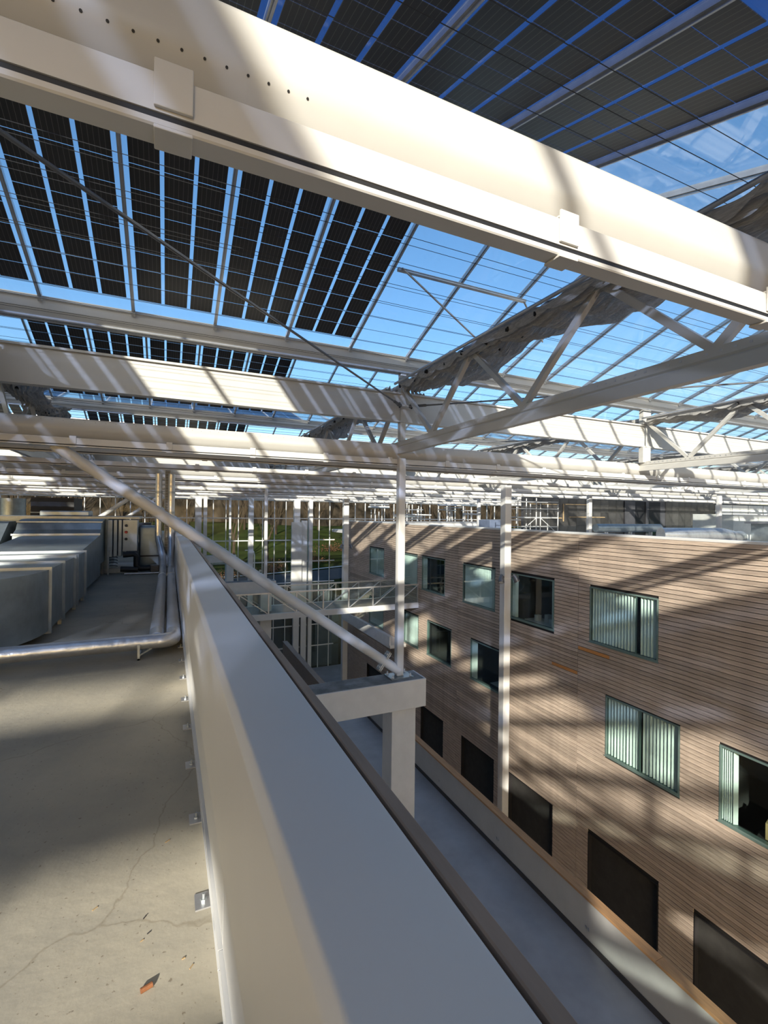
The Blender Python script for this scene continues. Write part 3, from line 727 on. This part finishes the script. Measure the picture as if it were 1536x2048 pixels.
# ================================================================== END GLASS WALL
ew = struct('wall_back')
ML = MB().box(-0.03, 0.03, -0.06, 0.06, ZG, 1.2).mesh('mullion', MT['white'])
MU = MB().box(-0.03, 0.03, -0.06, 0.06, -1.0, 1.2).mesh('mullion', MT['white'])
xs = [8.76 + 1.05 * i for i in range(-21, 6)]
zs = [ZG, -12.5, -10.5, -8.5, -6.5, -4.55, -2.57, -0.57, 1.2]
for x in xs: put('mullion', ML if x > 0.4 else MU, ew, (x, YB, 0))
xr = [14.5 + 1.05 * i for i in range(1, 42)]
for x in xr: put('mullion', MU, ew, (x, YB, 0))
for z in zs[1:-1]:
    x0 = xs[0] if z > -1 else 0.4
    MB().box(x0, 60 if z > -1 else 14.5, YB - 0.055, YB + 0.055, z - 0.045, z + 0.045).build('transom', 'white', ew)
pc = {}
for i, x in enumerate(xs):
    for a, b in zip(zs, zs[1:]):
        if x < 0.2 and b < 0: continue
        dk = b < -6.6
        key = (round(b - a, 3), dk)
        if key not in pc: pc[key] = MB().box(0.03, 1.02, -0.006, 0.006, 0.045, b - a - 0.045).mesh('pane', MT['winglass' if dk else 'wallglass'])
        put('pane', pc[key], ew, (x, YB, a))
pu = MB().box(0.03, 1.02, -0.006, 0.006, 0, 1.7).mesh('pane', MT['wallglass'])
for x in xr: put('pane', pu, ew, (x, YB, -0.52))
MB().box(0.4, 14.5, YB + 0.5, YB + 0.7, ZG, -6.9).build('earth_retaining_wall', 'darkpanel', ew)
for n_, (x, w, z0, z1) in enumerate(((2.3, .5, ZG, 1.2), (2.85, .28, ZG, 1.2), (6.64, .42, ZG, 1.2), (10.75, .55, ZG, 1.2), (11.45, .5, ZG, -0.75), (12.05, .34, ZG, 1.2))):
    MB().box(x - w / 2, x + w / 2, YB - 0.45, YB - 0.07, z0, z1).build('rib', 'white', ew)
MB().box(10.2, 11.15, YB - 0.7, YB - 0.46, -8.6, -0.9).build('duct_casing', 'white', ew)
tag(ew, kind='structure')

# ================================================================== OUTSIDE
tr = struct('ground')
g = MB(); nx, ny = 30, 24
def gz(x, y):
    t = max(0, min(1, (y - 46) / 62)); return -8.4 + 5.8 * t * t * (3 - 2 * t) + 0.5 * math.sin(x * .11 + y * .07) + 0.03 * max(0, -x + 5) * t
for j in range(ny + 1):
    for i in range(nx + 1):
        x = -70 + 260 * i / nx; yy = YB + 0.8 + 120 * j / ny; g.v.append((x, yy, gz(x, yy)))
for j in range(ny):
    for i in range(nx):
        a = j * (nx + 1) + i; g.f.append((a, a + 1, a + nx + 2, a + nx + 1))
g.build('lawn', 'grass', tr, smooth=True)
for nm, y0, w, m, dz in (('road', 54, 5.0, 'road', .12), ('kerb', 59.2, .35, 'kerb', .22)):
    r = MB()
    for i in range(40):
        x = -70 + 260 * i / 39
        for yy in (y0, y0 + w): r.v.append((x, yy + 0.05 * x, gz(x, yy + .05 * x) + dz))
    for i in range(39): r.f.append((2 * i, 2 * i + 1, 2 * i + 3, 2 * i + 2))
    r.build(nm, m, tr)
# wooded hill behind
hm = MB(); rnd = random.Random(5); n = 140
for i in range(n + 1):
    x = -90 + 300 * i / n
    h = 15 + 4 * math.sin(x * .09) + rnd.uniform(-1.5, 1.5)
    for q in range(9):
        yy = 104 + 30 * q / 8 + rnd.uniform(-1, 1); hm.v.append((x + rnd.uniform(-.8, .8), yy, gz(x, 104) + h * math.sin(min(1, q / 5) * 1.57)))
for i in range(n):
    for q in range(8):
        a = i * 9 + q; hm.f.append((a, a + 9, a + 10, a + 1))
o = hm.build('woodland', 'thicket', None); tag(o, 'brown winter woodland on the slope beyond the glass end wall', 'woodland', None, 'stuff')
def tree_mesh(seed, lean=0.1):
    r = random.Random(seed); mb = MB()
    def br(p, d, L_, rad, lv):
        q = p + d * L_
        mb.tube([p, p + d * L_ * .5 + Vector((r.uniform(-1, 1), r.uniform(-1, 1), 0)) * L_ * .04, q], [rad, rad * .8, rad * .55], 5 if lv < 2 else 3, False)
        if lv >= 5: return
        for _ in range(3 if lv < 4 else 3):
            dd = (d + Vector((r.uniform(-1, 1), r.uniform(-1, 1), r.uniform(-.25, .7))) * (.62 if lv else .5)).normalized()
            br(p + d * L_ * r.uniform(.55, 1.0), dd, L_ * r.uniform(.55, .8), rad * .52, lv + 1)
    br(Vector((0, 0, -.3)), Vector((r.uniform(-lean, lean), 0, 1)).normalized(), 4.2, .22, 0)
    return mb.mesh('bare_tree', MT['bark'])
tms = [tree_mesh(s_) for s_ in (11, 12, 13, 14)]
rt = random.Random(21); spots = []
for n_ in range(130):
    x = rt.uniform(-30, 75); yy = rt.uniform(62, 103); 
    if 9 < x < 30 and yy < 80: continue
    s_ = rt.uniform(.9, 1.5)
    if any(math.hypot(x - a, yy - b) < 6.5 for a, b in spots): continue
    spots.append((x, yy))
    o = put('bare_tree', tms[n_ % 4], None, (x, yy, gz(x, yy)), (0, 0, rt.uniform(0, 6))); o.scale = (s_, s_, s_)
    tag(o, 'bare brown winter tree outside beyond the glass end wall', 'tree', 'bare trees outside')
o = put('bare_tree', tms[1], None, (11.5, 60.5, gz(11.5, 60.5))); tag(o, 'tall pale-barked bare tree seen through the glass wall, nearest the road', 'tree')
bt_ = MB(); rb2 = random.Random(8)
for q in range(420):
    c = Vector((rb2.gauss(0, 1.6), rb2.gauss(0, .7), abs(rb2.gauss(0, .7)))); s_ = .12
    u = Vector((rb2.uniform(-1, 1), rb2.uniform(-1, 1), rb2.uniform(-1, 1))).normalized() * s_; v = u.orthogonal().normalized() * s_
    b = len(bt_.v); bt_.v += [tuple(c + u), tuple(c + v), tuple(c - u), tuple(c - v)]; bt_.f.append((b, b + 1, b + 2, b + 3))
bme = bt_.mesh('leaf_mass', MT['bush'])
for n_, (x, yy, s_) in enumerate(((6.6, 60, .8), (12.6, 62, .8), (18.5, 65, .8), (24, 70, 1.0), (1.0, 60, .9))):
    o = put('shrub', bme, None, (x, yy, gz(x, yy)), (0, 0, n_)); o.scale = (s_, s_, s_); tag(o, 'orange-leaved shrub %s, beyond the road outside the glass wall' % ['left of the lamp post', 'right of the lamp post', 'in the middle', 'far right on the lawn', 'far left'][n_], 'shrub', 'orange shrubs outside')
t = thing('street_lamp', 'pale street lamp with curved arm outside the glass wall', 'street lamp', (8.6, 52.5, gz(8.6, 52.5)))
MB().tube([(0, 0, 0), (0, 0, 4.0), (-.1, 0, 4.4), (-.4, 0, 4.6), (-.7, 0, 4.55)], .06, 8).build('pole', 'paper', t, smooth=True)
MB().box(-1.0, -.65, -.08, .08, 4.5, 4.58).build('lamp_head', 'paper', t)

# ================================================================== PLANT ON OUR ROOF (left)
def flanged_duct(label, segs_, w0=-4.5, group='flanged ducts'):
    t = thing('air_duct', label, 'duct', (0, 0, 0), group); return t
t = thing('air_duct', 'large galvanised rectangular duct run with flanges, curving away left in front', 'duct', (0, 0, ZF))
Z0, Z1 = 0.10, 0.88; XR_, XLft = -1.38, -2.75
# elbow
def elbow(r_in, r_out, cx, cy_, a0, a1, n=14):
    mb = MB(); po = [(cx + r_out * math.cos(a0 + (a1 - a0) * i / n), cy_ + r_out * math.sin(a0 + (a1 - a0) * i / n)) for i in range(n + 1)]
    pi_ = [(cx + r_in * math.cos(a0 + (a1 - a0) * i / n), cy_ + r_in * math.sin(a0 + (a1 - a0) * i / n)) for i in range(n + 1)]
    b = len(mb.v)
    for (o_, i_) in zip(po, pi_): mb.v += [(*o_, Z0), (*o_, Z1), (*i_, Z0), (*i_, Z1)]
    for i in range(n):
        k_ = b + 4 * i; mb.f += [(k_, k_ + 4, k_ + 5, k_ + 1), (k_ + 2, k_ + 3, k_ + 7, k_ + 6), (k_ + 1, k_ + 5, k_ + 7, k_ + 3), (k_, k_ + 2, k_ + 6, k_ + 4)]
    mb.f += [(b, b + 1, b + 3, b + 2), (b + 4 * n, b + 4 * n + 2, b + 4 * n + 3, b + 4 * n + 1)]
    return mb
elbow(0.25, 1.45, XR_ - 1.45, 7.25, -math.pi / 2, 0).build('elbow', 'galv', t, smooth=True)
MB().box(-6, XR_ - 1.45, 5.80, 7.0, Z0, Z1).build('front_section', 'galv', t)
ysec = [7.25, 8.1, 9.0, 9.22, 10.05]
for a, b in zip(ysec, ysec[1:]):
    MB().box(XLft, XR_, a, b, Z0, Z1).build('section', 'galv', t)
for yy in ysec:
    f = 0.035
    MB().box(XR_, XR_ + f, yy - .02, yy + .02, Z0 - f, Z1 + f).box(XLft - f, XLft, yy - .02, yy + .02, Z0 - f, Z1 + f).box(XLft, XR_, yy - .02, yy + .02, Z1, Z1 + f).box(XLft, XR_, yy - .02, yy + .02, Z0 - f, Z0).build('flange', 'galv_d', t)
for yy in (8.1, 9.22, 10.05):
    MB().box(XR_ - .05, XR_ + .0, yy - .02, yy + .02, 0.0, Z0 - .036).box(XLft, XLft + .05, yy - .02, yy + .02, 0.0, Z0 - .036).build('foot', 'galv_d', t)
# transition and hood to the unit
MB().prism([(10.08, Z0), (10.08, Z1), (12.6, 1.05), (12.9, 1.05), (12.9, Z0)], 'x', XLft - .2, -1.45).build('transition', 'galv', t)
t2 = thing('duct_hood', 'dark galvanised ribbed hood joining the duct to the air unit', 'duct hood', (0, 12.9, ZF))
MB().prism([(0.02, 0.35), (0.02, 1.08), (0.28, 1.18), (0.42, 1.36), (0.75, 1.42), (1.2, 1.42), (1.2, 0.35)], 'x', -3.15, -1.48).build('casing', 'galv', t2)
MB().box(-3.17, -1.46, -0.01, 0.02, 1.06, 1.10).build('rib', 'galv_d', t2); MB().box(-3.17, -1.46, 0.40, 0.44, 1.345, 1.37).build('rib', 'galv_d', t2)
for x_ in (-3.0, -1.55): MB().box(x_, x_ + .05, .1, .15, 0, .35).box(x_, x_ + .05, 1.05, 1.1, 0, .35).build('leg', 'galv_d', t2)
t3 = thing('duct_hood', 'pale galvanised hood at the left edge, catching sunlight', 'duct hood', (0, 12.4, ZF))
MB().prism([(0.0, 0.4), (0.0, 0.75), (0.9, 1.36), (1.6, 1.36), (1.6, 0.4)], 'x', -5.6, -3.3).build('casing', 'galv', t3); MB().box(-5.62, -3.28, -.02, 0.0, .38, .78).build('flange', 'galv_d', t3)
MB().box(-3.5, -3.45, .1, .15, 0, .4).box(-5.5, -5.45, .1, .15, 0, .4).build('leg', 'galv_d', t3)
t4 = thing('air_duct', 'low duct stub in the gap left of the flanged duct run', 'duct', (0, 0, ZF))
MB().box(-5.4, -3.1, 9.6, 11.9, .1, .8).build('section', 'galv', t4, bevel=.03); MB().box(-3.12, -3.07, 9.6, 11.9, .06, .84).build('flange', 'galv_d', t4)
MB().box(-5.3, -5.25, 9.7, 9.75, 0, .1).box(-3.2, -3.15, 9.7, 9.75, 0, .1).build('foot', 'galv_d', t4)

ah = thing('air_handling_unit', 'long grey air handling unit with doors and control panel behind the ducts', 'air handling unit', (0, 14.12, ZF))
MB().box(-9, -1.42, 0.0, 1.6, .12, 1.42).build('casing', 'galv', ah); MB().box(-9.05, -0.70, -0.02, 1.65, 1.421, 1.48).build('roof_cap', 'galv_d', ah)
MB().box(-9, -0.75, .05, 1.55, 0.0, .119).build('base_frame', 'galv_d', ah)
for i, (a, b) in enumerate(((-1.41, -1.30), (-1.28, -1.20), (-1.18, -1.10))): MB().box(a, b, -.30 + .08 * i, 1.4, .45, 1.40).build('door', 'galv_d', ah, bevel=.01)
cpn = MB().box(-1.08, -.74, -.12, .5, .58, 1.40).build('control_panel', 'darkpanel' if 0 else 'galv_d', ah, bevel=.008)
for z_, m_ in ((1.25, 'black'), (1.08, 'red'), (.90, 'black')):
    MB().tube([(-1.0, -.12, z_), (-1.0, -.17, z_)], .035, 12).build('knob', m_, cpn, smooth=True)
MB().box(-1.4, -1.36, -.35, -.31, 0, .62).build('support_leg', 'galv_d', ah)
for q in range(6):
    zc = .56 - .075 * q
    MB().tube([(-1.30 + .11 * math.cos(s__), -.10, zc + .03 * math.sin(s__)) for s__ in [math.pi * u / 6 for u in range(7)]], .014, 6).build('coil_tube', 'rod', ah, smooth=True)
bp = thing('black_pipework', 'black insulated pipework with pump at the end of the unit', 'pipe', (0, 14.0, ZF))
MB().tube([(-1.05, -.2, .50), (-.80, -.2, .52), (-.74, -.2, .45), (-.74, -.2, .22), (-.66, -.2, .14), (-.25, -.2, .14)], .075, 12).build('pipe', 'black', bp, smooth=True)
MB().tube([(-1.1, -.25, .14), (-.7, -.25, .12)], .07, 12).build('pipe', 'black', bp, smooth=True)
MB().box(-.42, -.20, -.30, -.08, .0, .22).build('pump_body', 'darkpanel', bp, bevel=.02)
MB().tube([(-1.0, -.4, .03), (-.1, -.4, .03)], .025, 8).build('drain_pipe', 'alu', bp, smooth=True)
tk = thing('buffer_box', 'foil-clad box with dark strap behind the vertical pipes', 'insulated box', (0, 14.5, ZF))
MB().box(-.73, -.2, 0, 1.1, .0, 1.22).build('body', 'galv', tk, bevel=.06, seg=4, smooth=True); MB().box(-.74, -.19, -.012, 1.0, .38, .42).build('strap', 'black', tk)
# small things at the far left
t = thing('plant_room', 'plant room box far back at the left, its dark opening painted black', 'plant room', (0, 33, ZF))
MB().box(-7.2, -5.1, 0, 3, 0, 2.35).build('body', 'black', t); MB().box(-7.2, -5.1, -.02, 0, 1.45, 1.5).build('trim', 'galv_d', t)  # solid black body stands in for the unlit inside of an opening
t = thing('insulated_tank', 'grey upright tank beside the dark plant room', 'tank', (-7.3, 30, ZF)); MB().tube([(0, 0, 0.0), (0, 0, 2.2)], .55, 24).build('shell', 'galv', t, smooth=True); MB().box(-1.0, -.8, -.1, .1, 0, 2.3).build('riser', 'paper', t); MB().box(-1.6, -1.4, -.1, .1, 0, 2.3).build('riser', 'paper', t)
t = thing('roof_cowl', 'low grey cowl on top of the air handling unit', 'cowl', (-2.45, 14.9, ZF + 1.4805)); MB().box(-.55, .55, -.3, .3, 0, .14).build('body', 'galv', t, bevel=.03)
for (p, q, nm) in (((-4.55, 26, ZF + .11), (-1.2, 26, 1.0), 'first'), ((-3.9, 34.2, ZF + .11), (-.4, 34.2, 1.05), 'second')):
    t = thing('diagonal_brace', 'small distant white brace rising right behind the air unit, ' + nm + ' of two', 'brace', p, 'tube braces')
    MB().tube([(0, 0, 0), tuple(Vector(q) - Vector(p))], .10, 14).build('tube', 'white', t, smooth=True); MB().box(-.2, .2, -.2, .2, -.11, .02).build('foot_block', 'conc_w', t)
MB_ = MB().box(-8, -.6, 20, 20.4, 0, .9)
t = thing('cable_duct', 'long dark low casing behind the air unit', 'casing', (0, 0, ZF)); MB().box(-8, -.6, 20, 20.6, 0, 1.18).build('body', 'darkpanel', t)

# insulated pipes
def pipe_path(pts, rad, r=0.0868, seg=6):
    out = []; P = [Vector(p) for p in pts]
    for i, p in enumerate(P):
        if i in (0, len(P) - 1): out.append(p); continue
        a = (P[i - 1] - p).normalized(); b = (P[i + 1] - p).normalized()
        for s_ in range(seg + 1):
            u = s_ / seg; out.append((p + a * rad) * (1 - u) ** 2 + p * 2 * u * (1 - u) + (p + b * rad) * u ** 2)
    return out
PR = 0.082
for xx, y_turn, nm, y_v in ((-0.11, 6.16, 'left', 14.0), (0.072, 5.92, 'right', 14.0)):
    t = thing('insulated_pipe', 'silver insulated pipe, %s of the pair, dropping from the roof and running along the deck' % nm, 'pipe', (0, 0, 0), 'insulated pipe pair')
    zc = ZF + 0.17 if nm == 'right' else ZF + 0.17
    up = pipe_path([(xx, y_v - 2.3, zc), (xx, y_v - .9, zc), (xx, y_v - .45, zc + .25), (xx - (.13 if nm == 'left' else 0.0), y_v, zc + .75), (xx - (.13 if nm == 'left' else 0.0), y_v, 1.0)], .12)
    MB().tube(up, PR, 18).build('riser', 'foil', t, smooth=True)
    MB().tube([(xx, y_v - 2.31, zc), (xx, y_turn + .16, zc)], PR * .99, 18).build('floor_run', 'pvcjacket', t, smooth=True)
    x_end = -7
    if nm == 'left': y_turn = 6.0
    MB().tube(pipe_path([(xx, y_turn + .33, zc), (xx, y_turn, zc), (x_end, y_turn, zc)], .14) if nm == 'right' else [(xx, 6.32, zc), (xx, 6.0, zc)], PR, 18).build('cross_run' if nm == 'right' else 'branch', 'foil', t, smooth=True)
    for yy in (y_v - 2.3,):
        MB().tube([(xx, yy - .02, zc), (xx, yy + .02, zc)], PR * 1.07, 18).build('collar', 'galv_d', t, smooth=True)
    for z_ in (-.05, .5): MB().tube([(up[-1].x, y_v, z_ - .03), (up[-1].x, y_v, z_ + .03)], PR * 1.08, 18).build('collar', 'galv_d', t, smooth=True)
    for x_ in (-.28, -2.2, -4.2):
        if nm == 'right': MB().box(x_ - .012, x_ + .012, y_turn - .11, y_turn - .086, ZF, zc).box(x_ - .012, x_ + .012, y_turn - .11, y_turn + .4, ZF, ZF + .02).bar((x_, y_turn - .1, ZF + .05), (x_ + .16, y_turn - .02, ZF + .12), .015, .015).build('support', 'galv_d', t)
    for yy in (8.0, 10.4): MB().box(xx - .06, xx + .06, yy - .02, yy + .02, ZF, zc - PR).build('support', 'galv_d', t)
t = thing('cable_tray', 'perforated metal cable tray rising between the two silver pipes', 'cable tray', (-0.025, 14.12, ZF))
MB().box(-.065, .065, .03, .04, .1, 2.75).build('back_plate', 'darkpanel', t)
for s_ in (-1, 1): MB().box(s_ * .065 - .006, s_ * .065 + .006, -.03, .04, .1, 2.75).build('side_flange', 'galv_d', t)
rung = MB().box(-.06, .06, .018, .03, -.009, .009).mesh('rung', MT['galv_d'])
for q in range(60): put('rung', rung, t, (0, 0, .15 + .0435 * q))
MB().box(-.02, .02, -.02, .02, 0, .1).build('foot', 'galv_d', t)
MB().box(-.045, .045, .0, .017, .95, 1.12).build('label_plate', 'paper', t)

# debris on the deck
def at_floor(x, y):
    d = M.transposed() @ Vector(((x - 768) / F_PX, (y - 1024) / F_PX, 1)); return d * (ZF / d.z)
for n_, (x, y, l, w, h, rz, m_, nm, ct) in enumerate(((293, 1980, .022, .014, .010, .3, 'rust', 'short rusty offcut of tube lying on the concrete', 'metal offcut'), (190, 1818, .018, .008, .004, .6, 'wood', 'pale wood chip in the sunlit patch', 'wood chip'),
        (335, 1683, .020, .009, .006, .5, 'wood', 'brown wood chip near the parapet anchor', 'wood chip'), (367, 1918, .010, .008, .005, .1, 'wood', 'tiny crumb of wood near the lower left bracket', 'wood chip'),
        (383, 1934, .016, .007, .004, .8, 'wood', 'splinter of wood beside the tiny crumb', 'wood chip'), (290, 1835, .016, .005, .006, .9, 'dark', 'curled dry brown leaf on the deck', 'leaf'),
        (298, 1866, .012, .006, .004, .5, 'dark', 'small dark leaf scrap on the deck', 'leaf'), (284, 1882, .010, .006, .004, .4, 'wood', 'small tan scrap below the dark leaf', 'wood chip'))):
    p = at_floor(x, y)
    mb = MB().tube([(-l, 0, h), (l, 0, h)], h, 10) if n_ == 0 else MB().bar((-l, 0, h / 2), (l, w * .3, h * .8), w, h)
    mb.v = [tuple(c_ * (.85 if n_ == 0 else .6) for c_ in v_) for v_ in mb.v]
    o = mb.build('metal_offcut' if n_ == 0 else ('dry_leaf' if ct == 'leaf' else 'wood_chip'), m_, None, loc=tuple(p)); o.rotation_euler = (0, 0, rz); tag(o, nm, ct, None if ct != 'wood chip' else 'wood chips on the deck')

# ================================================================== OPPOSITE ROOF CLUTTER
ZD = -1.55
iw = struct('wall_far')
WY = 24.0
fp = mat('foil_panel', (0.20, 0.19, 0.18), 0.3, 0.8, var=0.3, scale=.9, bump=0.5, bscale=1.3, rnd=.25)
pm = MB().box(0, 0.765, -.03, 0, 0, 0.88).mesh('foil_panel', fp)
x = 21.0; nfp = 0
while x < 41:
    if not (30.2 < x < 34.4):
        for z_ in (ZD, ZD + .9, ZD + 1.8): put('foil_panel', pm, iw, (x, WY, z_))
    x += 0.78
MB().box(21, 41.1, WY + .001, WY + .2, ZD, 1.2).build('wall_core', 'darkpanel', iw)
MB().box(30.9, 34.4, WY - .04, WY, ZD, 1.1).build('doorway', 'black', iw)  # black sheet on the wall, painted darkness of the open door
MB().box(30.4, 31.5, WY - .1, WY - .05, ZD, 1.1).build('door_leaf', 'darkpanel', iw); MB().box(32.7, 33.0, WY - .1, WY - .05, ZD, 1.1).build('door_jamb', 'darkpanel', iw)
for (a, b, z_) in ((21.4, 24.0, .72), (24.6, 26.8, .75), (25.0, 28.4, -.12), (21.5, 24.3, -.2)): MB().box(a, b, WY - .07, WY - .035, z_, z_ + .05).build('timber_batten', 'wood', iw)
MB().box(24.4, 24.48, WY - .07, WY - .035, -.4, .8).build('timber_batten', 'wood', iw)
t = thing('exit_sign', 'small lit green exit sign by the dark doorway on the opposite roof', 'exit sign', (33.6, WY - .3, ZD)); MB().box(-.4, .4, -.03, .03, .42, .72).build('face', 'exit', t); MB().box(-.03, .03, -.03, .03, 0, .42).build('post', 'black', t)
t = thing('scaffold_tower', 'light metal scaffold tower beside the tall column on the opposite roof', 'scaffold', (17.3, 20.2, ZD))
for a in (0, 1.3, 1.6, 2.9):
    for b in (0, .8): MB().tube([(a, b, 0), (a, b, 2.5 if a < 1.5 else 2.2)], .03, 6).build('standard', 'paper', t)
for z_ in (.9, 1.4, 1.9, 2.3):
    MB().tube([(0, 0, z_), (2.9, 0, z_)], .022, 6).tube([(0, .8, z_), (2.9, .8, z_)], .022, 6).build('ledger', 'paper', t)
MB().tube([(0, 0, .5), (1.3, 0, 1.4)], .02, 6).build('brace', 'paper', t); MB().tube([(1.6, 0, 1.4), (2.9, 0, .5)], .02, 6).build('brace', 'paper', t)
MB().box(0, 2.9, 0, .8, 1.42, 1.46).build('platform', 'alu', t)
t = thing('fat_duct', 'silver round duct lying on the opposite roof at the right edge', 'duct', (0, 0, ZD))
MB().tube(pipe_path([(21.0, 14.6, .7), (21.8, 14.3, .7), (24.6, 14.0, .7), (26.2, 14.2, .5), (28, 15, .5)], .3), .34, 20).build('shell', 'foil', t, smooth=True)
for x_ in (21.8, 24.2): MB().box(x_, x_ + .08, 14.0, 14.4, 0, .37).build('foot', 'galv_d', t)
t = thing('fat_duct', 'long grey duct running before the foil wall on the opposite roof', 'duct', (0, 0, ZD)); MB().tube([(22.5, 19.6, .85), (27.5, 19.2, .85)], .24, 18).build('shell', 'galv', t, smooth=True)
for x_ in (23.0, 25.0, 26.8): MB().box(x_, x_ + .06, 19.2, 19.4, 0, .62).build('foot', 'paper', t)
t = thing('air_handling_unit', 'pale boxy unit at the right edge of the opposite roof', 'air handling unit', (0, 0, ZD)); MB().box(32, 40, 17.5, 20, 0, 1.75).build('casing', 'panelwhite', t, bevel=.02); MB().box(27.5, 33, 13.2, 14.2, 0, 1.25).build('side_unit', 'galv', t); MB().box(27.3, 33.2, 13.0, 14.4, 1.25, 1.35).build('lid', 'alu', t)
t = thing('panel_wall', 'bright framed white panels behind the unit at the right edge', 'panel wall', (41.3, WY - .1, ZD))
for q in range(5): MB().box(q * 2.3, q * 2.3 + 2.2, 0, .08, .9, 2.6).build('panel', 'panelwhite', t)
MB().box(0, 11.5, .081, .2, 0, 2.7).build('frame', 'black', t)
t = thing('blue_box', 'blue-grey equipment box beside the foil wall, left of the tall column', 'box', (19.6, 24.6, ZD)); MB().box(-.8, .8, 0, 1.2, 0, 1.2).build('body', 'bluebox', t, bevel=.02)
# far pipework with fittings in front of the end wall, upper left of facade
r = random.Random(4)
for n_ in range(9):
    x0 = 16.5 + 1.3 * n_; yy = 37.5 + r.uniform(-1, 3); z_ = r.uniform(.1, 1.5)
    t = thing('pipe_rack', 'white pipe frame on the far opposite roof, ' + ['beside the corner column', 'next to the corner', 'third from the corner', 'behind the slim column', 'right of the slim column', 'mid-roof left', 'mid-roof', 'mid-roof right', 'near the foil wall'][n_], 'pipe frame', (x0, yy, ZD), 'pipe frames on the far roof')
    t['label'] = t['label'].replace('number of many ', '')
    for q in range(3):
        a = r.uniform(-.6, .6); MB().tube([(a, 0, 0), (a, 0, r.uniform(1.4, 2.6))], .04, 6).build('upright', 'paper', t)
    for q in range(2):
        z1_ = r.uniform(1.0, 2.4); MB().tube([(-.8, 0, z1_), (1.2, 0, z1_ + r.uniform(-.05, .05))], r.choice((.04, .07)), 8).build('pipe', r.choice(('paper', 'galv', 'alu')), t)
MB_ = thing('low_parapet', 'pale low kerb wall across the far opposite roof', 'kerb wall', (0, 0, ZD)); MB().box(14.3, 27, 36.0, 36.3, 0, .9).build('body', 'bluebox' if 0 else 'conc_w', MB_)
